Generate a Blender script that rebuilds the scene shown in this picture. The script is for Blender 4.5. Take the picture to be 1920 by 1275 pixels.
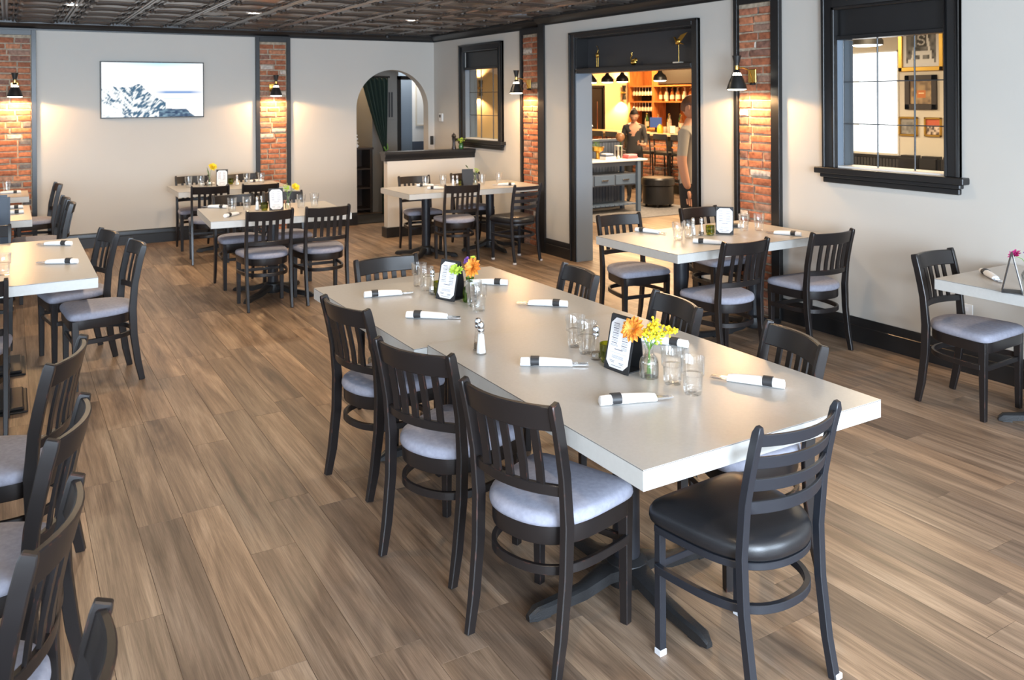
import bpy, bmesh, math, random
from mathutils import Vector, Matrix
random.seed(11)
PI = math.pi
scene = bpy.context.scene
for o in list(bpy.data.objects): bpy.data.objects.remove(o)
col = scene.collection

# ------------------------------------------------------------------ camera, world, exposure, large lights
cd = bpy.data.cameras.new('camera'); cam = bpy.data.objects.new('camera', cd); col.objects.link(cam)
cd.sensor_width = 36; cd.sensor_fit = 'HORIZONTAL'; cd.lens = 1581.35/1920*36
cd.shift_y = -(637.5-186.3)/1920; cd.clip_start = .05
cd.dof.use_dof = True; cd.dof.focus_distance = 3.3; cd.dof.aperture_fstop = 6.5
cam.matrix_world = Matrix.Translation((0, 0, 1.8)) @ Matrix.Rotation(-.5386, 4, 'Z') @ Matrix.Rotation(PI/2-.002, 4, 'X') @ Matrix.Rotation(-.0061, 4, 'Z')
scene.camera = cam
scene.view_settings.view_transform = 'Standard'; scene.view_settings.look = 'None'
scene.view_settings.gamma = 1; scene.view_settings.use_curve_mapping = False
scene.view_settings.exposure = 0.70
w = bpy.data.worlds.new('sky'); scene.world = w; w.use_nodes = True
bg = w.node_tree.nodes['Background']; bg.inputs[0].default_value = (.75, .87, 1, 1); bg.inputs[1].default_value = 1.0

def light(name, kind, loc, energy, color, rot=(0, 0, 0), **kw):
    l = bpy.data.lights.new(name, kind); l.energy = energy; l.color = color
    for k, v in kw.items(): setattr(l, k, v)
    o = bpy.data.objects.new(name, l); o.location = loc; o.rotation_euler = rot; col.objects.link(o); return o
DAY = (.70, .84, 1)
WARM = (1, .58, .25)
SOFTW = (1, .76, .50)
for i, (x, pw) in enumerate(((-2.75, 135), (.4, 400), (3.55, 190))):   # daylight in the three front windows, behind the camera
    light('window_daylight', 'AREA', (x, -2.72, 1.55), pw, DAY, (PI/2, 0, 0), shape='RECTANGLE', size=2.4, size_y=1.9)
for y in (-.6, 3.0, 6.8):                     # daylight in the side windows on the left, out of frame
    light('window_daylight', 'AREA', (-4.32, y, 1.55), 18, DAY, (0, -PI/2, 0), shape='RECTANGLE', size=1.9, size_y=2.2)

# ------------------------------------------------------------------ node helpers and materials
def newmat(name):
    m = bpy.data.materials.new(name); m.use_nodes = True
    nt = m.node_tree; b = nt.nodes['Principled BSDF']; return m, nt, b
def N(nt, t, **kw):
    n = nt.nodes.new(t)
    for k, v in kw.items():
        if k.startswith('i_'): n.inputs[int(k[2:])].default_value = v
        else: setattr(n, k, v)
    return n
def L(nt, a, b): nt.links.new(a, b)
def ramp(nt, stops, src):
    r = nt.nodes.new('ShaderNodeValToRGB'); e = r.color_ramp.elements
    while len(e) < len(stops): e.new(.5)
    for i, (p, c) in enumerate(stops): e[i].position = p; e[i].color = (*c, 1)
    L(nt, src, r.inputs[0]); return r
def mat(name, c, rough=.5, metal=0, var=.0, scale=8, bump=0, bscale=200, stretch=(1, 1, 1), spec=.5, emit=None, es=0, coat=0):
    m, nt, b = newmat(name)
    b.inputs['Base Color'].default_value = (*c, 1); b.inputs['Roughness'].default_value = rough
    b.inputs['Metallic'].default_value = metal; b.inputs['Specular IOR Level'].default_value = spec
    b.inputs['Coat Weight'].default_value = coat
    if emit: b.inputs['Emission Color'].default_value = (*emit, 1); b.inputs['Emission Strength'].default_value = es
    if var or bump:
        tc = N(nt, 'ShaderNodeTexCoord'); mp = N(nt, 'ShaderNodeMapping'); mp.inputs['Scale'].default_value = stretch
        L(nt, tc.outputs['Object'], mp.inputs[0])
    if var:
        n = N(nt, 'ShaderNodeTexNoise'); n.inputs['Scale'].default_value = scale; n.inputs['Detail'].default_value = 5
        L(nt, mp.outputs[0], n.inputs[0])
        lo = tuple(max(0, x*(1-var)) for x in c); hi = tuple(min(1, x*(1+var)) for x in c)
        r = ramp(nt, [(.3, lo), (.7, hi)], n.outputs[0]); L(nt, r.outputs[0], b.inputs['Base Color'])
    if bump:
        n = N(nt, 'ShaderNodeTexNoise'); n.inputs['Scale'].default_value = bscale; n.inputs['Detail'].default_value = 3
        L(nt, mp.outputs[0], n.inputs[0])
        bp = N(nt, 'ShaderNodeBump'); bp.inputs['Strength'].default_value = bump; bp.inputs['Distance'].default_value = .002
        L(nt, n.outputs[0], bp.inputs['Height']); L(nt, bp.outputs[0], b.inputs['Normal'])
    return m
def glassmat(name, tint=(1, 1, 1), refl=.9, base=.06):
    m = bpy.data.materials.new(name); m.use_nodes = True; nt = m.node_tree; nt.nodes.clear()
    out = N(nt, 'ShaderNodeOutputMaterial'); mx = N(nt, 'ShaderNodeMixShader')
    t = N(nt, 'ShaderNodeBsdfTransparent'); t.inputs[0].default_value = (*tint, 1)
    g = N(nt, 'ShaderNodeBsdfGlossy'); g.inputs['Roughness'].default_value = .03; g.inputs[0].default_value = (refl, refl, refl, 1)
    lw = N(nt, 'ShaderNodeLayerWeight'); lw.inputs[0].default_value = .35
    ma = N(nt, 'ShaderNodeMath', operation='MULTIPLY_ADD'); ma.inputs[1].default_value = .42; ma.inputs[2].default_value = base
    L(nt, lw.outputs['Fresnel'], ma.inputs[0]); L(nt, ma.outputs[0], mx.inputs[0])
    L(nt, t.outputs[0], mx.inputs[1]); L(nt, g.outputs[0], mx.inputs[2]); L(nt, mx.outputs[0], out.inputs[0]); return m
def emitmat(name, c, s):
    m = bpy.data.materials.new(name); m.use_nodes = True; nt = m.node_tree; nt.nodes.clear()
    out = N(nt, 'ShaderNodeOutputMaterial'); e = N(nt, 'ShaderNodeEmission'); e.inputs[0].default_value = (*c, 1); e.inputs[1].default_value = s
    L(nt, e.outputs[0], out.inputs[0]); return m
def randval(nt):
    oi = N(nt, 'ShaderNodeObjectInfo'); g = N(nt, 'ShaderNodeNewGeometry')
    a = N(nt, 'ShaderNodeMath', operation='ADD'); L(nt, oi.outputs['Random'], a.inputs[0]); L(nt, g.outputs['Random Per Island'], a.inputs[1])
    f = N(nt, 'ShaderNodeMath', operation='FRACT'); L(nt, a.outputs[0], f.inputs[0]); return f.outputs[0]
def plank_material():
    m, nt, b = newmat('wood_plank'); r = randval(nt)
    tc = N(nt, 'ShaderNodeTexCoord')
    mul = N(nt, 'ShaderNodeVectorMath', operation='SCALE'); cx = N(nt, 'ShaderNodeCombineXYZ')
    for k in range(3): L(nt, r, cx.inputs[k])
    L(nt, cx.outputs[0], mul.inputs[0]); mul.inputs['Scale'].default_value = 61.7
    ad = N(nt, 'ShaderNodeVectorMath', operation='ADD'); L(nt, tc.outputs['Object'], ad.inputs[0]); L(nt, mul.outputs[0], ad.inputs[1])
    def tex(sx, sy, detail, rough=.6, dist=0):
        mp = N(nt, 'ShaderNodeMapping'); mp.inputs['Scale'].default_value = (sx, sy, 1); L(nt, ad.outputs[0], mp.inputs[0])
        n = N(nt, 'ShaderNodeTexNoise'); n.inputs['Scale'].default_value = 1; n.inputs['Detail'].default_value = detail
        n.inputs['Roughness'].default_value = rough; n.inputs['Distortion'].default_value = dist
        L(nt, mp.outputs[0], n.inputs[0]); return n.outputs[0]
    big = tex(10, .9, 4, .6, 1.0); mid = tex(46, 1.3, 5, .62, .6); fine = tex(330, 6, 3, .7)
    c1 = ramp(nt, [(.27, (.116, .080, .057)), (.42, (.208, .145, .101)), (.56, (.298, .213, .150)), (.75, (.41, .308, .227))], big)
    c2 = ramp(nt, [(.3, (.60, .58, .56)), (.5, (.95, .95, .95)), (.72, (1.18, 1.17, 1.16))], mid)
    c3 = ramp(nt, [(.3, (.72, .71, .70)), (.6, (1.08, 1.08, 1.08))], fine)
    c4 = ramp(nt, [(0, (.70, .69, .70)), (.35, (.90, .89, .88)), (.7, (1.02, 1.0, .97)), (1, (1.22, 1.16, 1.08))], r)
    prev = c1.outputs[0]
    for c in (c2, c3, c4):
        mx = N(nt, 'ShaderNodeMix', data_type='RGBA', blend_type='MULTIPLY'); mx.inputs[0].default_value = 1
        L(nt, prev, mx.inputs[6]); L(nt, c.outputs[0], mx.inputs[7]); prev = mx.outputs[2]
    L(nt, prev, b.inputs['Base Color'])
    b.inputs['Roughness'].default_value = .40; b.inputs['Specular IOR Level'].default_value = .45
    bp = N(nt, 'ShaderNodeBump'); bp.inputs['Strength'].default_value = .12; bp.inputs['Distance'].default_value = .001
    L(nt, fine, bp.inputs['Height']); L(nt, bp.outputs[0], b.inputs['Normal'])
    return m
def brick_material():
    m, nt, b = newmat('brick_clay'); r = randval(nt)
    c = ramp(nt, [(0, (.34, .115, .055)), (.22, (.45, .165, .080)), (.45, (.39, .150, .085)), (.62, (.50, .215, .115)), (.74, (.25, .125, .09)), (.84, (.34, .20, .145)), (.925, (.58, .50, .43)), (.968, (.15, .14, .14)), (.988, (.20, .34, .22))], r)
    c.color_ramp.interpolation = 'CONSTANT'
    tc = N(nt, 'ShaderNodeTexCoord'); n = N(nt, 'ShaderNodeTexNoise'); n.inputs['Scale'].default_value = 28; n.inputs['Detail'].default_value = 6
    g = N(nt, 'ShaderNodeNewGeometry'); L(nt, g.outputs['Position'], n.inputs[0])
    v = ramp(nt, [(.3, (.6, .58, .56)), (.52, (1, 1, 1)), (.72, (1.3, 1.28, 1.22))], n.outputs[0])
    mx = N(nt, 'ShaderNodeMix', data_type='RGBA', blend_type='MULTIPLY'); mx.inputs[0].default_value = 1
    L(nt, c.outputs[0], mx.inputs[6]); L(nt, v.outputs[0], mx.inputs[7]); L(nt, mx.outputs[2], b.inputs['Base Color'])
    b.inputs['Roughness'].default_value = .85
    bp = N(nt, 'ShaderNodeBump'); bp.inputs['Strength'].default_value = .6; bp.inputs['Distance'].default_value = .004
    L(nt, n.outputs[0], bp.inputs['Height']); L(nt, bp.outputs[0], b.inputs['Normal']); return m
def chairwood_material():
    m, nt, b = newmat('espresso_wood'); bv = N(nt, 'ShaderNodeBevel'); bv.samples = 3; bv.inputs[0].default_value = .0045
    g = N(nt, 'ShaderNodeNewGeometry'); d = N(nt, 'ShaderNodeVectorMath', operation='DOT_PRODUCT')
    L(nt, bv.outputs[0], d.inputs[0]); L(nt, g.outputs['Normal'], d.inputs[1])
    tc = N(nt, 'ShaderNodeTexCoord'); n = N(nt, 'ShaderNodeTexNoise'); n.inputs['Scale'].default_value = 26; n.inputs['Detail'].default_value = 4
    oi = N(nt, 'ShaderNodeObjectInfo'); mu = N(nt, 'ShaderNodeVectorMath', operation='ADD'); L(nt, tc.outputs['Object'], mu.inputs[0]); L(nt, oi.outputs['Location'], mu.inputs[1]); L(nt, mu.outputs[0], n.inputs[0])
    e = N(nt, 'ShaderNodeMapRange'); e.inputs[1].default_value = .95; e.inputs[2].default_value = .84; L(nt, d.outputs['Value'], e.inputs[0])
    k = N(nt, 'ShaderNodeMapRange'); k.inputs[1].default_value = .57; k.inputs[2].default_value = .68; L(nt, n.outputs[0], k.inputs[0])
    p = N(nt, 'ShaderNodeMath', operation='MULTIPLY'); L(nt, e.outputs[0], p.inputs[0]); L(nt, k.outputs[0], p.inputs[1])
    mx = N(nt, 'ShaderNodeMix', data_type='RGBA'); mx.inputs[6].default_value = (.0135, .011, .011, 1); mx.inputs[7].default_value = (.20, .065, .04, 1)
    L(nt, p.outputs[0], mx.inputs[0]); L(nt, mx.outputs[2], b.inputs['Base Color'])
    b.inputs['Roughness'].default_value = .33; b.inputs['Specular IOR Level'].default_value = .5; return m

M = {}
M['plank'] = plank_material(); M['brick'] = brick_material(); M['wood'] = chairwood_material()
M['wall'] = mat('painted_wall', (.585, .552, .50), .65, var=.02, scale=1.2, bump=.08, bscale=160)
M['trim'] = mat('black_trim', (.014, .0135, .014), .33, var=.15, scale=3)
M['dark_panel'] = mat('charcoal_panel', (.035, .035, .038), .5)
M['mortar'] = mat('mortar', (.42, .34, .25), .95, var=.3, scale=30, bump=.6, bscale=120)
M['tin'] = mat('tin_ceiling', (.17, .15, .135), .28, metal=.6, var=.12, scale=4)
M['tinknob'] = mat('tin_ornament', (.06, .052, .047), .4, metal=.4)
M['laminate'] = mat('table_laminate', (.445, .430, .41), .33, var=.035, scale=90, spec=.45)
M['edge'] = mat('table_edge', (.55, .545, .52), .38, var=.025, scale=60)
M['seam'] = mat('seam_line', (.10, .085, .07), .6)
M['iron'] = mat('cast_iron', (.015, .015, .016), .42, bump=.5, bscale=260)
M['fabric'] = mat('grey_fabric', (.315, .32, .385), .95, var=.10, scale=55, bump=.5, bscale=420, spec=.2)
M['vinyl'] = mat('black_vinyl', (.014, .014, .016), .34, bump=.15, bscale=300)
M['metal_black'] = mat('black_steel', (.016, .018, .024), .38)
M['glide'] = mat('white_glide', (.7, .7, .72), .4)
M['napkin'] = mat('white_napkin', (.86, .86, .86), .9, bump=.3, bscale=150)
M['band'] = mat('black_band', (.03, .03, .032), .5)
M['steel'] = mat('cutlery_steel', (.62, .62, .63), .22, metal=1)
M['glass'] = glassmat('clear_glass', (.985, .99, .988), 1.0, .05)
M['pane'] = glassmat('window_glass', (.95, .97, .97), .5, .02)
M['green_glass'] = glassmat('green_glass', (.62, .66, .16), .7, .05)
M['green_vase'] = glassmat('green_vase_glass', (.50, .70, .20), .7, .05)
M['water'] = glassmat('water', (.93, .965, .96), .6, .02)
M['salt'] = mat('salt', (.9, .9, .9), .8)
M['pepper'] = mat('pepper', (.22, .17, .12), .9, var=.5, scale=400)
M['card'] = mat('menu_card', (.84, .84, .86), .7)
M['ink'] = mat('menu_ink', (.20, .20, .24), .8)
M['leather'] = mat('menu_leatherette', (.02, .02, .022), .5, bump=.3, bscale=400)
M['petal_o'] = mat('orange_petal', (.90, .22, .03), .6, var=.35, scale=60)
M['petal_o'].node_tree.nodes['Color Ramp'].color_ramp.elements[1].color = (1, .46, .06, 1)
M['petal_y'] = mat('yellow_petal', (.85, .62, .02), .6, var=.2, scale=80)
M['petal_p'] = mat('pink_petal', (.62, .04, .28), .6, var=.3, scale=60)
M['petal_l'] = mat('lilac_petal', (.20, .08, .40), .6)
M['lime'] = mat('lime_bloom', (.42, .60, .06), .6, var=.2, scale=70)
M['stem'] = mat('green_stem', (.13, .28, .05), .6)
M['leaf'] = mat('dark_leaf', (.05, .14, .04), .5)
M['brass'] = mat('brass', (.78, .50, .12), .22, metal=1)
M['shade'] = mat('black_shade', (.016, .015, .014), .38)
M['bulb'] = emitmat('warm_bulb', (1, .86, .66), 22)
M['slot'] = emitmat('lit_slot', (1, .90, .74), 9)
M['can'] = emitmat('downlight_lens', (1, .90, .76), 14)
M['white'] = mat('white_plastic', (.78, .78, .77), .4)
M['muntin'] = mat('lead_muntin', (.10, .105, .11), .4, metal=.5)
M['ochre'] = mat('ochre_wall', (.74, .62, .40), .7)
M['cream'] = mat('cream_wall', (.70, .64, .54), .7)
M['whitewall'] = mat('white_panelling', (.80, .79, .77), .6)
M['bluegrey'] = mat('blue_grey_paint', (.19, .235, .29), .45)
M['cabinet_blue'] = mat('cabinet_blue_paint', (.10, .145, .22), .4)
M['slate'] = mat('slate_blue_paint', (.085, .105, .145), .45)
M['greywall'] = mat('grey_wall', (.24, .225, .205), .7)
M['curtain'] = mat('green_curtain', (.012, .028, .020), .8)
M['orangewood'] = mat('orange_wood', (.46, .17, .045), .5, var=.25, scale=5, stretch=(6, 6, 1))
M['counter'] = mat('pale_counter', (.62, .44, .25), .35)
M['blackceil'] = mat('black_ceiling', (.02, .019, .018), .7)
M['rug'] = mat('grey_rug', (.20, .19, .19), .95, var=.25, scale=30)
M['darkrug'] = mat('black_rug', (.012, .011, .012), .95)
M['gold'] = mat('gold_leaf', (.72, .45, .10), .3, metal=1)
M['amber'] = mat('amber_bottle', (.28, .10, .02), .15)
M['greenb'] = mat('green_bottle', (.03, .10, .03), .15)
M['clearb'] = mat('pale_bottle', (.55, .48, .36), .15)
M['redb'] = mat('red_bottle', (.32, .05, .03), .2)
M['label'] = mat('cream_label', (.75, .68, .52), .7)
M['screen'] = mat('dark_screen', (.02, .03, .06), .2, emit=(.10, .16, .35), es=.5)
M['yellow'] = mat('yellow_juice', (.75, .46, .03), .3)
M['skin'] = mat('skin', (.52, .26, .16), .55)
M['hair'] = mat('dark_hair', (.018, .012, .010), .7, spec=.2)
M['hair2'] = mat('brown_hair', (.16, .07, .035), .5)
M['shirt_dark'] = mat('charcoal_shirt', (.035, .032, .032), .85)
M['shirt_taupe'] = mat('taupe_shirt', (.34, .30, .25), .85)
M['trouser'] = mat('dark_trousers', (.02, .02, .022), .85)
M['paper_red'] = mat('red_book', (.62, .12, .12), .6)
M['paper_blue'] = mat('blue_book', (.10, .13, .20), .6)
M['daylight'] = emitmat('daylit_window', (1, 1, 1), 3.2)

# ------------------------------------------------------------------ mesh builder
class MB:
    def __init__(s): s.v = []; s.f = []; s.sm = []
    def add(s, vs, fs, smooth=False):
        k = len(s.v); s.v += [tuple(p) for p in vs]
        for f in fs: s.f.append(tuple(i+k for i in f)); s.sm.append(smooth)
        return s
    def box(s, x0, x1, y0, y1, z0, z1, mtx=None):
        vs = [Vector((x, y, z)) for z in (z0, z1) for y in (y0, y1) for x in (x0, x1)]
        if mtx: vs = [mtx @ p for p in vs]
        return s.add(vs, [(0, 2, 3, 1), (4, 5, 7, 6), (0, 1, 5, 4), (2, 6, 7, 3), (0, 4, 6, 2), (1, 3, 7, 5)])
    def lathe(s, prof, n=20, c=(0, 0, 0), smooth=True, cap0=True, cap1=True, ripple=None, mtx=None):
        vs = []; m = len(prof)
        for i in range(n):
            a = 2*PI*i/n
            for (r, z) in prof:
                rr = r*(ripple(a, z) if ripple else 1)
                p = Vector((c[0]+rr*math.cos(a), c[1]+rr*math.sin(a), c[2]+z)); vs.append(mtx @ p if mtx else p)
        fs = [(i*m+j, ((i+1) % n)*m+j, ((i+1) % n)*m+j+1, i*m+j+1) for i in range(n) for j in range(m-1)]
        k = len(s.v); s.add(vs, fs, smooth)
        if cap0: s.f.append(tuple(k+i*m for i in reversed(range(n)))); s.sm.append(False)
        if cap1: s.f.append(tuple(k+i*m+m-1 for i in range(n))); s.sm.append(False)
        return s
    def sweep(s, pts, sec, up=(0, 0, 1), closed=False, smooth=False, scales=None, sides=None):
        pts = [Vector(p) for p in pts]; n = len(pts); m = len(sec); up = Vector(up); vs = []
        for i, p in enumerate(pts):
            if closed: t = pts[(i+1) % n]-pts[i-1]
            else: t = pts[min(i+1, n-1)]-pts[max(i-1, 0)]
            t.normalize()
            if sides: sd = Vector(sides)
            else:
                sd = t.cross(up)
                if sd.length < 1e-5: sd = t.cross(Vector((1, 0, 0)))
                sd.normalize()
            nn = sd.cross(t).normalized(); k = scales[i] if scales else 1
            for (a, b) in sec: vs.append(p+sd*a*k+nn*b*k)
        fs = []
        for i in range(n if closed else n-1):
            for j in range(m):
                a = i*m+j; b = i*m+(j+1) % m; c = ((i+1) % n)*m+(j+1) % m; d = ((i+1) % n)*m+j; fs.append((a, b, c, d))
        s.add(vs, fs, smooth)
        if not closed:
            k = len(s.v)-n*m
            s.f.append(tuple(k+j for j in reversed(range(m)))); s.sm.append(False)
            s.f.append(tuple(k+(n-1)*m+j for j in range(m))); s.sm.append(False)
        return s
    def tube(s, pts, r, n=8, closed=False, scales=None):
        return s.sweep(pts, [(r*math.cos(2*PI*i/n), r*math.sin(2*PI*i/n)) for i in range(n)], closed=closed, smooth=True, scales=scales)
    def stack(s, loops, smooth=True, cap=True):
        m = len(loops[0]); vs = [p for l in loops for p in l]
        fs = [(i*m+j, i*m+(j+1) % m, (i+1)*m+(j+1) % m, (i+1)*m+j) for i in range(len(loops)-1) for j in range(m)]
        k = len(s.v); s.add(vs, fs, smooth)
        if cap:
            s.f.append(tuple(k+j for j in reversed(range(m)))); s.sm.append(False)
            s.f.append(tuple(k+(len(loops)-1)*m+j for j in range(m))); s.sm.append(smooth)
        return s
    def prism(s, poly, axis, a, b):
        # poly: 2-D outline, extruded along axis ('x','y','z') from a to b
        def P(u, v, w): return {'x': (w, u, v), 'y': (u, w, v), 'z': (u, v, w)}[axis]
        m = len(poly); s.add([P(u, v, a) for u, v in poly]+[P(u, v, b) for u, v in poly],
            [tuple(range(m))[::-1], tuple(range(m, 2*m))]+[(j, (j+1) % m, m+(j+1) % m, m+j) for j in range(m)]); return s
    def blob(s, c, r, n=10, m=6, mtx=None):
        rx, ry, rz = r if hasattr(r, '__len__') else (r, r, r); vs = []
        for i in range(m+1):
            t = PI*i/m
            for j in range(n):
                a = 2*PI*j/n; p = Vector((rx*math.sin(t)*math.cos(a), ry*math.sin(t)*math.sin(a), rz*math.cos(t)))
                if mtx: p = mtx @ p
                vs.append(Vector(c)+p)
        return s.add(vs, [(i*n+j, (i+1)*n+j, (i+1)*n+(j+1) % n, i*n+(j+1) % n) for i in range(m) for j in range(n)], True)
    def mesh(s, name, bevel=0, seg=1, smooth_all=False):
        me = bpy.data.meshes.new(name); me.from_pydata(s.v, [], s.f); me.update()
        bm = bmesh.new(); bm.from_mesh(me)
        for i, f in enumerate(bm.faces): f.smooth = s.sm[i] or smooth_all
        bmesh.ops.remove_doubles(bm, verts=bm.verts, dist=1e-6)
        bmesh.ops.recalc_face_normals(bm, faces=bm.faces)
        if bevel:
            ed = [e for e in bm.edges if len(e.link_faces) == 2 and e.calc_face_angle(0) > .6]
            bmesh.ops.bevel(bm, geom=ed, offset=bevel, segments=seg, affect='EDGES', clamp_overlap=True)
        for f in bm.faces: f.smooth = True
        bm.to_mesh(me); bm.free(); me.set_sharp_from_angle(angle=3.2 if smooth_all else .56); return me
    def build(s, name, m, parent=None, bevel=0, seg=1, smooth_all=False):
        return link(name, s.mesh(name, bevel, seg, smooth_all), m, parent)
def link(name, me, m, parent=None):
    if m is not None and not me.materials: me.materials.append(M[m] if isinstance(m, str) else m)
    o = bpy.data.objects.new(name, me); col.objects.link(o)
    if parent: o.parent = parent
    return o
def tag(o, label=None, cat=None, group=None, kind=None):
    for k, v in (('label', label), ('category', cat), ('group', group), ('kind', kind)):
        if v: o[k] = v
    return o
def empty(name, loc=(0, 0, 0), rz=0, label=None, cat=None, group=None, kind=None):
    o = bpy.data.objects.new(name, None); o.location = loc; o.rotation_euler = (0, 0, rz); o.empty_display_size = .1
    col.objects.link(o); return tag(o, label, cat, group, kind)
def copy_tree(o, parent=None):
    c = o.copy(); col.objects.link(c); c.parent = parent
    for ch in list(o.children): copy_tree(ch, c)
    return c
def place(proto, used, loc, rz, label, group, cat=None):
    o = proto if not used else copy_tree(proto)
    o.location = loc; o.rotation_euler = (0, 0, rz); o['label'] = label
    if group: o['group'] = group
    if cat: o['category'] = cat
    return o
def arcpts(fn, n): return [fn(i/(n-1)) for i in range(n)]
def catmull(pts, sub, closed=True):
    out = []; n = len(pts)
    for i in range(n if closed else n-1):
        p = [Vector((*pts[(i+k) % n], 0)) if closed else Vector((*pts[min(max(i+k, 0), n-1)], 0)) for k in (-1, 0, 1, 2)]
        for j in range(sub):
            t = j/sub
            q = .5*((2*p[1])+(p[2]-p[0])*t+(2*p[0]-5*p[1]+4*p[2]-p[3])*t*t+(3*p[1]-p[0]-3*p[2]+p[3])*t**3); out.append((q.x, q.y))
    return out

# ------------------------------------------------------------------ room shell
XR, XF, YB, YS, CZ = 5.334, 5.485, 11.458, 8.29, 2.745    # right wall near / far part, back wall, step, ceiling
def S(o): o['kind'] = 'structure'; return o
floor = S(MB().box(-4.4, 13, -2.9, 16, -.08, -.006).build('floor', mat('subfloor', (.12, .085, .06), .8)))
PW, PL = .178, 1.22
def plank_mb(mb, x, y, w, l):
    g = .0003; c = .0005
    x0, x1, y0, y1 = x+g, x+w-g, y+g, y+l-g
    mb.add([(x0, y0, -.006), (x1, y0, -.006), (x1, y1, -.006), (x0, y1, -.006), (x0+c, y0+c, 0), (x1-c, y0+c, 0), (x1-c, y1-c, 0), (x0+c, y1-c, 0)],
           [(4, 5, 6, 7), (0, 1, 5, 4), (1, 2, 6, 5), (2, 3, 7, 6), (3, 0, 4, 7)])
pme = (lambda mb: (plank_mb(mb, -PW/2, -PL/2, PW, PL), mb.mesh('plank'))[1])(MB())
stuff = MB(); np_ = 0
nrow = int((13+4.4)/PW)+1
for i in range(nrow):
    x = -4.4+i*PW+.05; off = random.random()*PL
    y = -2.9-off
    while y < 15.9:
        cx, cy = x+PW/2, y+PL/2
        if cx > -.12 and cx < 5.5 and cy > .95 and cy < 11.9 and cx-.62 < cy*1.85 and np_ < 300:
            o = link('plank', pme, 'plank', floor); o.location = (cx, cy, 0); np_ += 1
        else: plank_mb(stuff, x, y, PW, PL)
        y += PL
o = stuff.build('plank_field', 'plank', floor); o['kind'] = 'stuff'

# ceiling with pressed tin tiles
ceil = S(MB().box(-4.4, 5.9, -2.9, 11.7, CZ+.004, CZ+.1).build('ceiling', 'tin'))
def tile_mesh():
    mb = MB(); h = .3025
    mb.add([(-h, -h, 0), (h, -h, 0), (h, h, 0), (-h, h, 0)], [(0, 3, 2, 1)])
    for s in (-1, 1):
        mb.sweep([(s*.285, -h, -.006), (s*.285, h, -.006)], [(.014*math.cos(a), .016*math.sin(a)) for a in [i*PI/4 for i in range(8)]], smooth=True)
        mb.sweep([(s*.225, -h, -.004), (s*.225, h, -.004)], [(.007*math.cos(a), .010*math.sin(a)) for a in [i*PI/3 for i in range(6)]], smooth=True)
    # flat centre panel, proud of the field, rounded ends
    pts = catmull([(-.19, -.13), (-.16, -.21), (-.05, -.19), (.05, -.19), (.16, -.21), (.19, -.13), (.185, 0), (.19, .13), (.16, .21), (.05, .19), (-.05, .19), (-.16, .21), (-.19, .13), (-.185, 0)], 2)
    mb.stack([[Vector((x, y, 0)) for x, y in pts], [Vector((x*.96, y*.96, -.014)) for x, y in pts], [Vector((x*.88, y*.88, -.014)) for x, y in pts], [Vector((x*.85, y*.85, -.006)) for x, y in pts]], smooth=False)
    return mb.mesh('tile')
def knob_mesh():
    mb = MB()
    for s in (-1, 1):
        mb.sweep([(-.15, s*.26, -.006), (-.05, s*.255, -.006), (.05, s*.255, -.006), (.15, s*.26, -.006)], [(.020*math.cos(a), .022*math.sin(a)) for a in [i*PI/4 for i in range(8)]], smooth=True, scales=[1.2, .8, .8, 1.2])
        for q in (-1, 1):
            mb.blob((q*.175, s*.26, -.006), (.034, .036, .030), 8, 5); mb.blob((q*.225, s*.268, -.006), (.024, .024, .024), 7, 4); mb.blob((q*.262, s*.262, -.004), (.018, .03, .016), 6, 4)
    return mb.mesh('tile_ornament')
tme, kme = tile_mesh(), knob_mesh(); TS = .605
for i in range(-1, 9):
    for j in range(10):
        t = link('tile', tme, 'tin', ceil); t.location = (.582+(i-.5)*TS, 11.40-(j+.5)*TS, CZ)
        k = link('tile_ornament', kme, 'tinknob', t)

def wall_boxes(name, boxes, m='wall'):
    mb = MB()
    for b in boxes: mb.box(*b)
    return S(mb.build(name, m))
H = 2.9
# right wall, near part, with door opening and window opening
D0, D1, DZ = 5.715, 7.56, 2.45
W20, W21, W2Z0, W2Z1 = 3.30, 4.20, 1.262, 2.46
t = .2
wall_boxes('wall_right', [(XR, XR+t, -2.8, W20, 0, H), (XR, XR+t, W20, W21, 0, W2Z0), (XR, XR+t, W20, W21, W2Z1, H), (XR, XR+t, W21, D0, 0, H),
                          (XR, XR+t, D0, D1, DZ, H), (XR, XR+t, D1, YS, 0, H)])
W10, W11, W1Z0, W1Z1 = 9.47, 10.49, 1.235, 2.45
wall_boxes('wall_right_far', [(XF, XF+t, YS, W10, 0, H), (XF, XF+t, W10, W11, 0, W1Z0), (XF, XF+t, W10, W11, W1Z1, H), (XF, XF+t, W11, YB, 0, H)])
# back wall with the arch
AX0, AX1, AR = 4.262, 5.388, .563; AZ = 2.216-AR; AC = (AX0+AX1)/2; BT = .17
mb = MB(); mb.box(-4.4, AX0, YB, YB+BT, 0, H); mb.box(AX1, XF+t, YB, YB+BT, 0, H)
n = 40; xs = [AC-AR*math.cos(PI*i/n) for i in range(n+1)]; zs = [AZ+AR*math.sin(PI*i/n) for i in range(n+1)]
for i in range(n):
    a, b, za, zb = xs[i], xs[i+1], zs[i], zs[i+1]
    mb.add([(a, YB, za), (b, YB, zb), (b, YB, H), (a, YB, H), (a, YB+BT, za), (b, YB+BT, zb), (b, YB+BT, H), (a, YB+BT, H)], [(0, 1, 2, 3), (7, 6, 5, 4), (4, 5, 1, 0)])
S(mb.build('wall_back', 'wall'))
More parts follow.
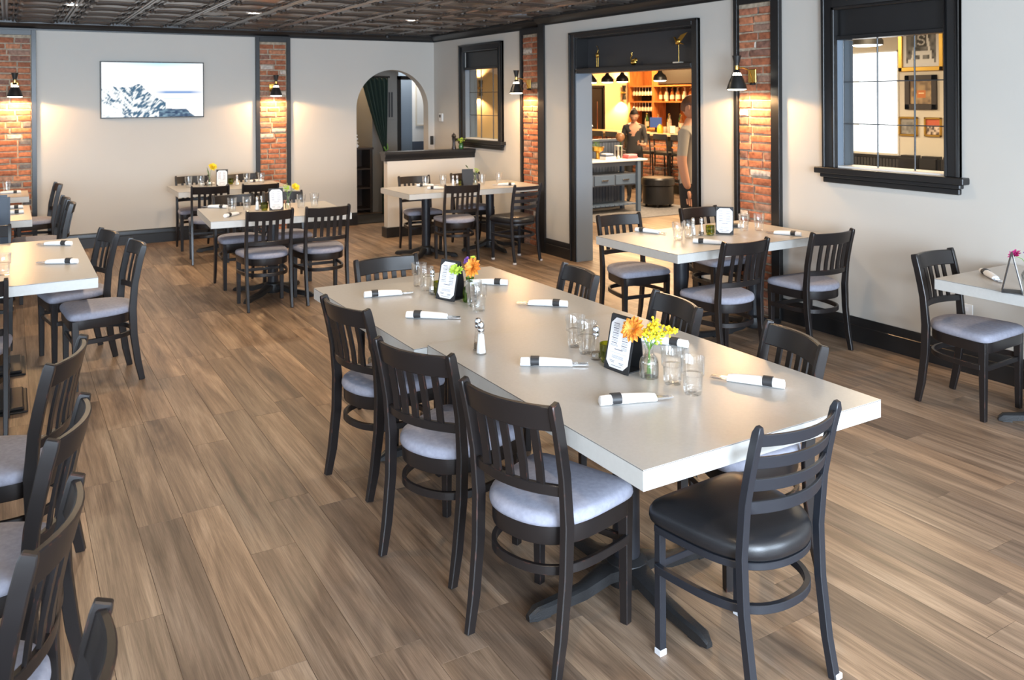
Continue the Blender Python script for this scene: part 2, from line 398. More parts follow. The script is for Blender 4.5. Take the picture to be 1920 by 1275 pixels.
# walls outside the frame: front with three windows, left with three
fx = [-3.95, -1.55, -.8, 1.6, 2.35, 4.75]
bx = [(-4.4, fx[0], -2.65, -2.5, 0, H), (fx[1], fx[2], -2.65, -2.5, 0, H), (fx[3], fx[4], -2.65, -2.5, 0, H), (fx[5], XR+t, -2.65, -2.5, 0, H)]
for k in (0, 2, 4): bx += [(fx[k], fx[k+1], -2.65, -2.5, 0, .6), (fx[k], fx[k+1], -2.65, -2.5, 2.5, H)]
wall_boxes('wall_front', bx)
ly = [-1.7, .5, 1.9, 4.1, 5.7, 7.9]
bx = [(-4.4, -4.2, -2.65, ly[0], 0, H), (-4.4, -4.2, ly[1], ly[2], 0, H), (-4.4, -4.2, ly[3], ly[4], 0, H), (-4.4, -4.2, ly[5], YB, 0, H)]
for k in (0, 2, 4): bx += [(-4.4, -4.2, ly[k], ly[k+1], 0, .6), (-4.4, -4.2, ly[k], ly[k+1], 2.5, H)]
wall_boxes('wall_left', bx)

# crown mouldings (profile: out from wall, z) and baseboards
CP = [(0, 2.632), (.018, 2.632), (.018, 2.65), (.03, 2.657), (.05, 2.668), (.075, 2.69), (.088, 2.708), (.088, 2.72), (.105, 2.72), (.105, CZ), (0, CZ)]
def crown(name, poly, axis, a, b): return S(MB().prism(poly, axis, a, b).build(name, 'trim'))
crown('trim_1', [(YB-u, z) for u, z in CP], 'x', -4.2, XF)
crown('trim_2', [(XF-u, z) for u, z in CP], 'y', YS, YB)
crown('trim_3', [(XR-u, z) for u, z in CP], 'y', -2.5, YS)
BPR = [(0, 0), (.02, 0), (.02, .115), (.014, .12), (.014, .165), (.008, .178), (0, .178)]
def base(name, poly, axis, segs, m='trim'):
    mb = MB()
    for a, b in segs: mb.prism(poly, axis, a, b)
    return S(mb.build(name, m))
base('baseboard_back', [(YB-u, z) for u, z in BPR], 'x', [(-4.2, -.18), (.29, 2.84), (3.31, AX0)])
base('baseboard_right', [(XR-u, z) for u, z in BPR], 'y', [(-2.5, 4.695), (5.19, 5.62), (7.655, 8.165)])
base('baseboard_right_far', [(XF-u, z) for u, z in BPR], 'y', [(8.93, 10.19)])
S(MB().box(-.02, 0, 0, 1, 0, 1).build('trim_4', 'trim')).matrix_world = Matrix.Translation((XR, 8.175, 0)) @ Matrix.Diagonal((1.2, .115, CZ, 1))

# ------------------------------------------------------------------ brick pilasters
def brick_mesh(l, h, d, seed):
    r = random.Random(seed); mb = MB(); nx, nz = 4, 3; vs = []; fs = []
    for k, (dd, ins) in enumerate(((0, 0), (d*.75, 0), (d, .006))):
        for j in range(nz):
            for i in range(nx):
                x = -l/2+l*i/(nx-1); z = -h/2+h*j/(nz-1)
                x -= math.copysign(ins, x) if i in (0, nx-1) else 0; z -= math.copysign(ins, z) if j in (0, nz-1) else 0
                jj = .0032 if k else 0
                vs.append((x+r.uniform(-jj, jj), -dd+r.uniform(-jj, jj)*.8, z+r.uniform(-jj, jj)))
    q = nx*nz
    for j in range(nz-1):
        for i in range(nx-1): a = 2*q+j*nx+i; fs.append((a, a+1, a+nx+1, a+nx))
    ring = [i for i in range(nx)]+[j*nx+nx-1 for j in range(1, nz)]+[(nz-1)*nx+i for i in range(nx-2, -1, -1)]+[j*nx for j in range(nz-2, 0, -1)]
    for k in (0, 1):
        for a, b in zip(ring, ring[1:]+ring[:1]): fs.append((k*q+a, k*q+b, (k+1)*q+b, (k+1)*q+a))
    mb.add(vs, fs); return mb.mesh('brick')
BW, CH = .366, .0705
LENS = [.215, .10, .14, .16, .185]
BM = {l: [brick_mesh(l-.017, CH-.016, .016, 7*i+int(l*1000)) for i in range(4)] for l in LENS}
PATT = [[.215, .14], [.10, .16, .10], [.14, .215], [.185, .16], [.10, .215], [.215, .14], [.16, .185]]
def pilaster(loc, rz, label, tl=.05, tr=.05, ztop=2.57, wid=BW):
    # local: face looks to -y, x across; wall plane at y=0
    p = empty('brick_pilaster', loc, rz, label, 'pilaster', 'brick pilasters with black frames')
    MB().box(-wid/2, wid/2, -.010, -.0002, 0, ztop-.0002).build('mortar_bed', 'mortar', p)
    r = random.Random(label); z = CH/2+.004; k = 0
    while z < ztop-CH*.4:
        pat = list(r.choice(PATT)); tot = sum(pat); x = -wid/2+.002; sc = (wid-.004)/tot
        for l in pat:
            o = link('brick', r.choice(BM[l]), 'brick', p); o.location = (x+l*sc/2, -.010, z+r.uniform(-.002, .002)); o.scale = (sc, r.uniform(.6, 1.1), r.uniform(.93, 1.05)); x += l*sc
        z += CH; k += 1
    for (a, b) in ((-wid/2-tl, -wid/2), (wid/2, wid/2+tr)): MB().box(a, b, -.042, -.0002, 0, 2.6315).build('frame_board', 'trim', p, .002)
    MB().box(-wid/2, wid/2, -.042, -.0002, ztop, 2.6315).build('frame_header', 'trim', p, .002)
    return p
P_L = pilaster((.055, YB, 0), 0, 'brick pilaster in black frame on back wall, left of the television')
P_M = pilaster((3.075, YB, 0), 0, 'brick pilaster in black frame on back wall, right of the television')
P_F = pilaster((XF, 8.70, 0), -PI/2, 'brick pilaster between far side window and wide doorway', .04, .05)
P_N = pilaster((XR, 4.965, 0), -PI/2, 'brick pilaster between wide doorway and near side window', .04, .085)

# ------------------------------------------------------------------ side windows in the right wall
def side_window(name, X, y0, y1, z0, z1, fw, label):
    # opening y0..y1 (near..far), glass z0..zg, dark panel above
    zg = z0+.955; p = empty(name, (X, (y0+y1)/2, z0)); p['kind'] = 'structure'; p['label'] = label; ox, oy, oz = -X, -(y0+y1)/2, -z0
    def part(nm, boxes, m, bev=.003):
        mb = MB()
        for b in boxes: mb.box(b[0]+ox, b[1]+ox, b[2]+oy, b[3]+oy, b[4]+oz, b[5]+oz)
        return mb.build(nm, m, p, bev)
    part('casing', [(X-.028, X+.01, y0-fw, y0, z0, z1+fw), (X-.028, X+.01, y1, y1+fw, z0, z1+fw), (X-.028, X+.01, y0, y1, z1, z1+fw)], 'trim')
    part('outer_bead', [(X-.042, X, y0-fw, y0-fw+.022, z0, z1+fw), (X-.042, X, y1+fw-.022, y1+fw, z0, z1+fw), (X-.042, X, y0-fw, y1+fw, z1+fw-.022, z1+fw)], 'trim')
    part('inner_bead', [(X-.034, X+.012, y0, y0+.02, z0, z1), (X-.034, X+.012, y1-.02, y1, z0, z1), (X-.034, X+.012, y0, y1, z1-.02, z1)], 'trim')
    part('header_panel', [(X+.03, X+.10, y0, y1, zg, z1), (X-.005, X+.03, y0+.01, y1-.01, zg, zg+.03)], 'trim')
    part('sill', [(X-.075, X+.012, y0-fw-.05, y1+fw+.05, z0-.045, z0)], 'trim', .005)
    part('sill_apron', [(X-.05, X, y0-fw-.015, y1+fw+.015, z0-.075, z0-.045), (X-.032, X, y0-fw, y1+fw, z0-.115, z0-.075)], 'trim', .006)
    part('reveal', [(X+.01, X+.2, y0, y0+.012, z0, zg), (X+.01, X+.2, y1-.012, y1, z0, zg)], 'bluegrey', 0)
    part('inner_ledge', [(X+.012, X+.2, y0, y1, z0-.005, z0+.012)], 'whitewall', 0)
    gx = X+.088
    ys = [y0+.012+(y1-y0-.024)*k/3 for k in range(4)]; zz = [z0+.012+(zg-z0-.012)*k/3 for k in range(4)]
    for a in range(3):
        for b in range(3): part('pane', [(gx-.002, gx+.002, ys[a]+.003, ys[a+1]-.003, zz[b]+.003, zz[b+1]-.003)], 'pane', 0)
    for k in (1, 2): part('muntin', [(gx-.006, gx+.006, ys[k]-.005, ys[k]+.005, zz[0], zz[3])], 'muntin', .002); part('muntin', [(gx-.005, gx+.005, ys[0], ys[3], zz[k]-.004, zz[k]+.004)], 'muntin', .0015)
    for yy in (ys[0], ys[3]): part('muntin', [(gx-.006, gx+.006, yy-.005, yy+.005, zz[0], zz[3])], 'muntin', .002)
    return p
side_window('window_1', XF, W10, W11, W1Z0, W1Z1, .085, 'far black-framed window with leaded panes in right wall')
side_window('window_2', XR, W20, W21, W2Z0, W2Z1, .085, 'near black-framed window with leaded panes in right wall')

# ------------------------------------------------------------------ wide doorway with a shelf niche above
dr = empty('door_1', (XR, (D0+D1)/2, 0)); dr['kind'] = 'structure'; dr['label'] = 'wide black-cased doorway to the bar with a niche shelf above'
def dpart(nm, boxes, m, bev=.003):
    mb = MB()
    for b in boxes: mb.box(b[0]-XR, b[1]-XR, b[2]-(D0+D1)/2, b[3]-(D0+D1)/2, b[4], b[5])
    return mb.build(nm, m, dr, bev)
cw = .088
for a, b in ((D0-cw, D0), (D1, D1+cw)):
    dpart('casing', [(XR-.028, XR, a, b, 0, DZ+.055)], 'trim'); dpart('casing_bead', [(XR-.042, XR, a if a < D0 else b-.022, a+.022 if a < D0 else b, 0, DZ+.055)], 'trim')
dpart('casing', [(XR-.028, XR, D0, D1, DZ, DZ+.055)], 'trim'); dpart('casing_bead', [(XR-.042, XR, D0-cw, D1+cw, DZ+.035, DZ+.057)], 'trim')
for a, b in ((D0, D0+.02), (D1-.02, D1)): dpart('jamb', [(XR-.01, XR+t, a, b, 0, 2.06)], 'bluegrey' if b == D1 else 'trim', .001); dpart('niche_side', [(XR-.01, XR+.17, a, b, 2.11, DZ)], 'trim', .001)
dpart('niche_shelf', [(XR-.012, XR+t, D0+.02, D1-.02, 2.058, 2.112)], 'trim')
dpart('shelf_lip', [(XR-.022, XR-.012, D0+.02, D1-.02, 2.075, 2.10)], 'trim', .002)
dpart('niche_back', [(XR+.15, XR+.17, D0+.02, D1-.02, 2.11, DZ)], 'dark_panel', 0)
dpart('niche_top', [(XR, XR+.17, D0+.02, D1-.02, DZ-.012, DZ)], 'trim', 0)

# ------------------------------------------------------------------ half wall beside the arch
hw = empty('wall_half', (4.86, 10.25, 0)); hw['kind'] = 'structure'
MB().box(-.655, .625, -.06, .06, 0, 1.0).build('half_wall_body', 'wall', hw)
MB().box(-.70, .625, -.10, .10, 1.075, 1.105).build('cap_board', 'trim', hw, .004)
MB().prism([(-.06, .985), (.06, .985), (.072, 1.0), (.072, 1.03), (.09, 1.06), (.09, 1.075), (-.09, 1.075), (-.09, 1.06), (-.072, 1.03), (-.072, 1.0)], 'x', -.69, .625).build('cap_moulding', 'trim', hw)
MB().box(-.68, .625, -.085, .085, 0, .13).build('half_wall_base', 'trim', hw, .004)

# ------------------------------------------------------------------ chairs
SEATO = [(0, .205), (.10, .206), (.17, .203), (.205, .188), (.219, .150), (.212, .05), (.198, -.05), (.172, -.125), (.125, -.178), (.065, -.205), (0, -.212)]
OUTL = catmull(SEATO+[(-x, y) for x, y in reversed(SEATO[1:-1])], 3)
def loop(sc, z, dy=0): return [Vector((x*sc, (y-dy)*sc+dy, z)) for x, y in OUTL]
def post_y(z): # side profile of the back post
    k = [(0, -.222), (.12, -.196), (.30, -.172), (.46, -.166), (.62, -.180), (.75, -.206), (.87, -.238)]
    for (a, ya), (b, yb) in zip(k, k[1:]):
        if z <= b: s = (z-a)/(b-a); return ya+(yb-ya)*s
    return k[-1][1]
PZ = [0, .06, .12, .2, .3, .4, .46, .54, .62, .70, .78, .84, .862]
def rail(mb, z0, z1, hw, bulge, th, ybase=0):
    n = 11; vs = []
    for i in range(n):
        u = -1+2*i/(n-1); x = u*hw
        for z, f in ((z0, 0), (z1, 0), (z1, 1), (z0, 1)):
            y = post_y(z)+ybase-bulge*(1-u*u); vs.append((x, y+th/2-th*f, z))
    fs = []
    for i in range(n-1):
        for j in range(4): fs.append((i*4+j, i*4+(j+1) % 4, (i+1)*4+(j+1) % 4, (i+1)*4+j))
    fs += [(3, 2, 1, 0), ((n-1)*4, (n-1)*4+1, (n-1)*4+2, (n-1)*4+3)]
    return mb.add(vs, fs)
def d_hoop(mb, z, sc, wd, ht):
    pts = [(x*sc, y*sc) for x, y in OUTL if y < .178]
    i0 = max(range(len(pts)), key=lambda i: (pts[i][0] > 0)*(pts[i][1]+1))
    pts = pts[i0:]+pts[:i0]
    return mb.sweep([(x, y, z) for x, y in pts], [(-wd/2, -ht/2), (wd/2, -ht/2), (wd/2, ht/2), (-wd/2, ht/2)])
def wood_chair():
    r = empty('dining_chair', cat='chair')
    for s in (-1, 1):
        mb = MB(); sec = [(-.0125, -.021), (.0125, -.021), (.0125, .021), (-.0125, .021)]
        mb.sweep([(s*(.183+.008*z), post_y(z), z) for z in PZ], sec, sides=(1, 0, 0), scales=[.85, .92, 1, 1, 1.05, 1.08, 1.08, 1, .98, .96, .95, .95, .8])
        mb.build('back_post', 'wood', r, .003)
        mb = MB(); f = []
        for z, q in ((0, .0145), (.30, .018), (.40, .020), (.435, .020)): f.append([Vector((s*.188+a*q, .165+b*q, z)) for a, b in ((-1, -1), (1, -1), (1, 1), (-1, 1))])
        mb.stack(f, smooth=False).build('front_leg', 'wood', r, .002)
    rail(MB(), .768, .852, .182, .042, .022).build('top_rail', 'wood', r, .004)
    rail(MB(), .552, .588, .180, .042, .020).build('lower_rail', 'wood', r, .003)
    sme = None
    for i in range(5):
        u = (-.62+.31*i); x = u*.182; mb = MB(); vs = []
        for z in (.58, .64, .70, .775):
            y = post_y(z)-.042*(1-u*u)
            for a, b in ((-.0145, -.005), (.0145, -.005), (.0145, .005), (-.0145, .005)): vs.append((x+a, y+b, z))
        mb.add(vs, [(i*4+j, i*4+(j+1) % 4, i*4+4+(j+1) % 4, i*4+4+j) for i in range(3) for j in range(4)]); mb.build('slat', 'wood', r)
    MB().stack([loop(.945, .378), loop(.955, .385), loop(.955, .436)], smooth=False).build('seat_frame', 'wood', r)
    MB().stack([loop(.93, .434), loop(.985, .440), loop(1.0, .450), loop(.995, .462), loop(.965, .474), loop(.90, .481), loop(.7, .487), loop(.35, .490)]).build('seat', 'fabric', r, smooth_all=True)
    d_hoop(MB(), .298, .93, .016, .030).build('stretcher', 'wood', r, .002)
    MB().box(-.18, .18, .158, .174, .272, .298).build('front_stretcher', 'wood', r, .002)
    return r
def ladder_chair():
    r = empty('ladder_back_chair', cat='chair'); q = .0135
    for s in (-1, 1):
        MB().sweep([(s*(.176+.004*z), post_y(z), z) for z in PZ], [(-q, -q), (q, -q), (q, q), (-q, q)], sides=(1, 0, 0), scales=[1]*(len(PZ)-1)+[.6]).build('back_post', 'metal_black', r, .002)
        MB().box(s*.185-q, s*.185+q, .165-q, .165+q, .02, .425).build('front_leg', 'metal_black', r, .002)
        MB().box(s*.185-q-.001, s*.185+q+.001, .165-q-.001, .165+q+.001, 0, .02).build('glide', 'glide', r, .002)
        MB().box(s*.183-q-.001, s*.183+q+.001, post_y(0)-q-.001, post_y(0)+q+.001, 0, .018).build('glide', 'glide', r, .002)
    for z in (.815, .745, .675, .605): rail(MB(), z-.018, z+.020, .176, .048, .012).build('back_rail', 'metal_black', r, .002)
    d_hoop(MB(), .418, .95, .022, .022).build('seat_rim', 'metal_black', r, .002)
    MB().box(-.19, .19, .155, .175, .405, .427).build('seat_rim', 'metal_black', r, .002)
    MB().stack([loop(.95, .428), loop(1.0, .436), loop(1.02, .452), loop(1.01, .470), loop(.97, .486), loop(.88, .497), loop(.7, .505), loop(.35, .509)]).build('seat', 'vinyl', r, smooth_all=True)
    d_hoop(MB(), .290, .95, .020, .026).build('stretcher', 'metal_black', r, .002)
    MB().box(-.185, .185, .157, .173, .282, .305).build('front_stretcher', 'metal_black', r, .002)
    return r
wc, lc = wood_chair(), ladder_chair()
G_CT, G_L = 'chairs around the long centre tables', 'row of chairs along the left edge'
CH_LIST = [  # mid of the back's top edge (x, y), facing angle, kind, label, group
 (1.365, 2.33, 19, 'w', 'dark slat-back chair at near left corner of centre tables', G_CT),
 (1.31, 2.94, 22, 'w', 'dark slat-back chair in the middle of the centre tables\' left side', G_CT),
 (1.325, 3.74, 11, 'w', 'dark slat-back chair farthest back on the centre tables\' left side', G_CT),
 (1.92, 4.685, -88, 'w', 'dark slat-back chair tucked under far end of the centre tables', G_CT),
 (2.69, 3.78, 171, 'w', 'dark slat-back chair farthest back on the centre tables\' right side', G_CT),
 (2.67, 2.98, 169, 'w', 'dark slat-back chair in the middle of the centre tables\' right side', G_CT),
 (2.68, 2.30, 163, 'w', 'dark slat-back chair with worn red edge, nearest on the centre tables\' right side', G_CT),
 (2.005, 1.705, 93, 'm', 'black steel ladder-back chair with vinyl seat at near end of the centre tables', G_CT),
 (4.21, 5.39, -97, 'w', 'slat-back chair beside the doorway at back left of the table by near pilaster', 'chairs around the table by the near pilaster'),
 (5.04, 5.36, -92, 'w', 'slat-back chair against the wall behind the table by near pilaster', 'chairs around the table by the near pilaster'),
 (4.14, 3.95, 88, 'w', 'slat-back chair at front left of the table by near pilaster', 'chairs around the table by the near pilaster'),
 (4.92, 3.89, 86, 'w', 'slat-back chair closest to the wall in front of the table by near pilaster', 'chairs around the table by the near pilaster'),
 (4.775, 3.065, -88, 'w', 'slat-back chair with blue-lit seat standing alone at the rightmost table', None),
 (1.91, 7.22, 88, 'w', 'slat-back chair at front left of the mid-room table', 'chairs around the mid-room table'),
 (2.41, 7.19, 89, 'w', 'slat-back chair at front right of the mid-room table', 'chairs around the mid-room table'),
 (1.91, 8.62, -87, 'w', 'slat-back chair at back left of the mid-room table', 'chairs around the mid-room table'),
 (2.40, 8.60, -95, 'w', 'slat-back chair at back right of the mid-room table', 'chairs around the mid-room table'),
 (1.89, 9.60, 82, 'w', 'slat-back chair at front left of the table by the back wall', 'chairs around the table by the back wall'),
 (2.42, 9.54, 86, 'w', 'slat-back chair at front right of the table by the back wall', 'chairs around the table by the back wall'),
 (1.95, 11.0, -90, 'w', 'slat-back chair under the television at back left of its table', 'chairs around the table by the back wall'),
 (2.55, 11.0, -84, 'w', 'slat-back chair in front of the mid brick pilaster behind its table', 'chairs around the table by the back wall'),
 (4.22, 9.40, -95, 'w', 'slat-back chair at back left of the table by the half wall', 'chairs around the table by the half wall'),
 (4.93, 9.42, -93, 'w', 'slat-back chair at back right of the table by the half wall', 'chairs around the table by the half wall'),
 (4.23, 8.14, 80, 'w', 'slat-back chair in front of the table by the half wall', 'chairs around the table by the half wall'),
 (4.86, 7.80, 97, 'm', 'black steel ladder-back chair beside the doorway at the half-wall table', 'chairs around the table by the half wall'),
 (.62, 6.70, 190, 'w', 'slat-back chair on right side of the left table, farther of two', 'chairs around the left table'),
 (.73, 6.08, 185, 'w', 'slat-back chair on right side of the left table, nearer of two', 'chairs around the left table'),
 (-.185, 7.47, -90, 'w', 'slat-back chair at far end of the left table, cut by the picture edge', 'chairs around the left table'),
 (-.205, 5.18, 90, 'w', 'slat-back chair at near end of the left table, cut by the picture edge', 'chairs around the left table'),
 (.19, 3.60, 160, 'w', 'farthest of the four chairs lined up along the lower left edge', G_L),
 (.155, 2.84, 164, 'w', 'second farthest of the four chairs lined up along the lower left edge', G_L),
 (.09, 2.20, 163, 'w', 'scuffed chair third along the lower left edge', G_L),
 (.10, 1.57, 165, 'w', 'nearest chair in the bottom left corner, only its rounded back showing', G_L),
 (.48, 10.84, 184, 'w', 'slat-back chair farthest back beside the left brick pilaster', 'chairs at the back left tables'),
 (.47, 9.27, 182, 'w', 'slat-back chair at back left table, farther of the overlapping pair', 'chairs at the back left tables'),
 (.49, 8.80, 180, 'w', 'slat-back chair at back left table, nearer of the overlapping pair', 'chairs at the back left tables'),
]
used = {'w': False, 'm': False}
for (x, y, a, k, lab, g) in CH_LIST:
    th = math.radians(a); px, py = x+.236*math.cos(th), y+.236*math.sin(th)
    place(wc if k == 'w' else lc, used[k], (px, py, 0), th-PI/2, lab, g, 'chair'); used[k] = True
# padded chair, only the corner of its solid back shows at the left edge
pc = empty('padded_chair', (-.20, 8.40, 0), 0, 'dark blue padded high-back chair at left picture edge', 'chair')
MB().box(-.21, .21, -.06, .0, .52, 1.0).build('padded_back', mat('navy_vinyl', (.03, .045, .07), .45), pc, .02, 2)
MB().box(-.21, .21, -.02, .40, .42, .50).build('seat', 'vinyl', pc, .02, 2)
for a in (-.19, .19):
    for b in (-.04, .37): MB().box(a-.016, a+.016, b-.016, b+.016, 0, .43 if b > 0 else .54).build('leg', 'wood', pc, .002)

# ------------------------------------------------------------------ tables
def arm_mesh():
    mb = MB(); L_ = .42; vs = []
    prof = [(.03, .095, .10, .035), (.10, .070, .095, .035), (.20, .048, .062, .033), (.32, .045, .05, .034), (.40, .040, .045, .036), (L_+.01, .022, .024, .032)]
    for x, wd, top, _ in prof:
        bot = max(.012, top-.045) if x < .36 else .004
        vs += [(x, -wd*.55, bot), (x, wd*.55, bot), (x, wd*.55, top-.008), (x, wd*.3, top), (x, -wd*.3, top), (x, -wd*.55, top-.008)]
    n = len(prof); fs = [(i*6+j, i*6+(j+1) % 6, i*6+6+(j+1) % 6, i*6+6+j) for i in range(n-1) for j in range(6)]+[(5, 4, 3, 2, 1, 0), tuple((n-1)*6+j for j in range(6))]
    mb.add(vs, fs); mb.box(.345, .405, -.018, .018, 0, .012); return mb.mesh('foot_arm')
ARM = arm_mesh()
def table(x0, x1, y0, y1, peds, label, group=None, rz=0, z=.76, plate=False, prot=0):
    cx, cy = (x0+x1)/2, (y0+y1)/2; a, b = (x1-x0)/2, (y1-y0)/2
    t = empty('dining_table', (cx, cy, 0), rz, label, 'table', group); ksc = min(1, .92*min(a, b)/.43)
    MB().box(-a, a, -b, b, z-.0015, z).build('table_top', 'laminate', t)
    MB().box(-a, a, -b, b, z-.061, z-.0030).build('edge_band', 'edge', t, .0012)
    MB().box(-a-.0003, a+.0003, -b-.0003, b+.0003, z-.0030, z-.0015).build('seam', 'seam', t)
    for pd in peds:
        qx, qy = pd[0]-cx, pd[1]-cy; pr_ = prot+(pd[2] if len(pd) > 2 else 0)
        MB().lathe([(.05, .09), (.05, z-.075)], 20, (qx, qy, 0)).build('column', 'metal_black', t)
        if plate:
            MB().box(qx-.29, qx+.29, qy-.23, qy+.23, 0, .012).build('base_plate', 'brass' if 0 else 'iron', t, .006)
            MB().box(qx-.27, qx+.27, qy-.21, qy+.21, .012, .03).build('base_plate', 'iron', t, .012)
            MB().lathe([(.09, .03), (.055, .09)], 16, (qx, qy, 0)).build('collar', 'iron', t)
        else:
            MB().lathe([(.075, .02), (.085, .06), (.075, .10), (.052, .115)], 20, (qx, qy, 0)).build('hub', 'iron', t)
            for k in range(4):
                o = link('foot_arm', ARM, 'iron', t); o.location = (qx, qy, 0); o.rotation_euler = (0, 0, k*PI/2+pr_); o.scale = (ksc, ksc, 1)
        MB().box(qx-.22*ksc, qx+.22*ksc, qy-.03, qy+.03, z-.078, z-.061).box(qx-.03, qx+.03, qy-.22*ksc, qy+.22*ksc, z-.078, z-.061).build('top_spider', 'iron', t)
    return t
GC = 'long centre tables'
table(1.512, 2.556, 1.83, 3.236, [(1.95, 2.46)], 'near pale grey table of the long centre pair', GC)
table(1.452, 2.580, 3.243, 4.59, [(2.0, 3.93)], 'far pale grey table of the long centre pair', GC, z=.749)
table(3.775, 4.628, 4.205, 5.10, [(4.20, 4.65)], 'pale table in front of the near pilaster, left half of the pair', 'tables by the near pilaster')
table(4.632, 5.27, 4.205, 5.10, [(4.95, 4.65)], 'pale table touching the near pilaster, right half of the pair', 'tables by the near pilaster')
table(4.505, 5.26, 1.55, 2.88, [(4.93, 2.38)], 'pale table at right picture edge below the near window', prot=PI/4)
table(1.505, 2.73, 7.42, 8.40, [(2.10, 7.84)], 'pale table in the middle of the room with yellow flowers', rz=math.radians(-4), prot=PI/4)
table(1.633, 2.90, 10.03, 10.83, [(2.26, 10.43)], 'pale table under the television by the back wall')
table(3.715, 5.43, 8.39, 9.21, [(4.10, 8.80), (4.94, 8.80, PI/4)], 'long pale table with two columns beside the half wall', prot=PI/4)
table(-.58, .448, 5.50, 7.168, [(-.20, 5.845), (-.20, 6.615)], 'large pale table at left picture edge with two napkin rolls', plate=True)
table(-.62, .175, 8.48, 9.68, [(-.22, 9.08)], 'pale table at left edge with parallel white napkins', prot=PI/4)
table(-.62, .19, 10.54, 11.29, [(-.22, 10.9)], 'pale table at back left in front of the brick pilaster')
table(-1.05, -.08, 1.4, 3.9, [(-.6, 2.0), (-.6, 3.3)], 'pale table beside the row of chairs along the lower left edge')

# ------------------------------------------------------------------ tableware
TZ = .76
def napkin_proto():
    # roll lies along x, 0..0.25; cutlery sticks out at +x end
    r = empty('napkin_roll', cat='napkin'); loops = []
    for x, ry, rz_ in ((0, .016, .013), (.003, .0195, .016), (.04, .0205, .017), (.09, .021, .017), (.14, .0215, .0155), (.175, .0215, .0145), (.198, .020, .0125), (.202, .016, .008)):
        loops.append([Vector((x, ry*math.cos(2*PI*i/14)*(1+.06*math.sin(3*i+x*60)), .0175+rz_*math.sin(2*PI*i/14)-(.0175-rz_)*.98)) for i in range(14)])
    MB().stack(loops).build('napkin', 'napkin', r)
    n = 16; MB().stack([[Vector((x, (.0228+k)*math.cos(2*PI*i/n), .0192+(.0183+k)*math.sin(2*PI*i/n))) for i in range(n)] for x, k in ((.040, 0), (.0405, .0004), (.0735, .0004), (.074, 0))], smooth=True).build('paper_band', 'band', r)
    mb = MB(); mb.box(.15, .226, -.012, .012, .011, .0135)
    for k in range(4): y = -.0115+k*.0066; mb.box(.222, .262, y, y+.0032, .0095, .012)
    mb.build('fork', 'steel', r)
    MB().prism([(.15, -.002), (.25, -.004), (.266, .004), (.25, .012), (.15, .012)], 'z', .004, .006).build('knife', 'steel', r)
    return r
def tumbler_proto():
    r = empty('tumbler', cat='glass'); n = 32
    rip = lambda a, z: 1+.022*math.cos(16*a) if z < .066 else 1
    mb = MB(); mb.lathe([(.001, .001), (.028, .0), (.0315, .006), (.0335, .030), (.0355, .066), (.0405, .069), (.0425, .10), (.0435, .128), (.0425, .1285)], n, cap0=False, cap1=False, ripple=rip)
    mb.lathe([(.0425, .1285), (.0415, .127), (.0395, .072), (.0335, .064), (.031, .018), (.001, .014)], n, cap0=False, cap1=False)
    mb.build('glass_body', 'glass', r); return r
def shaker_proto(fill):
    r = empty('shaker', cat='shaker'); k = lambda a, z: 1+.05*math.cos(8*a) if z < .09 else 1
    MB().lathe([(.0215, 0), (.0225, .008), (.019, .014), (.0165, .05), (.0125, .088), (.011, .098)], 24, smooth=False, ripple=k).build('shaker_glass', 'glass', r)
    MB().lathe([(.019, .006), (.0155, .045), (.0115, .082)] if fill == 'salt' else [(.019, .006), (.0175, .024), (.017, .028)], 8, smooth=False).build('contents', fill, r)
    MB().lathe([(.0135, .092), (.0145, .098), (.0125, .104), (.0145, .110), (.0145, .118), (.010, .129), (.002, .132)], 18).build('cap', 'steel', r); return r
def votive_proto():
    r = empty('votive_glass', cat='candle holder')
    MB().lathe([(.026, 0), (.028, .004), (.026, .012), (.033, .02), (.034, .072), (.0325, .0725), (.031, .022), (.001, .018)], 24, cap1=False, ripple=lambda a, z: 1+.012*math.cos(20*a)).build('green_cup', 'green_glass', r)
    MB().lathe([(.029, .022), (.029, .045)], 16).build('candle_wax', mat('olive_wax', (.30, .30, .05), .6), r); return r
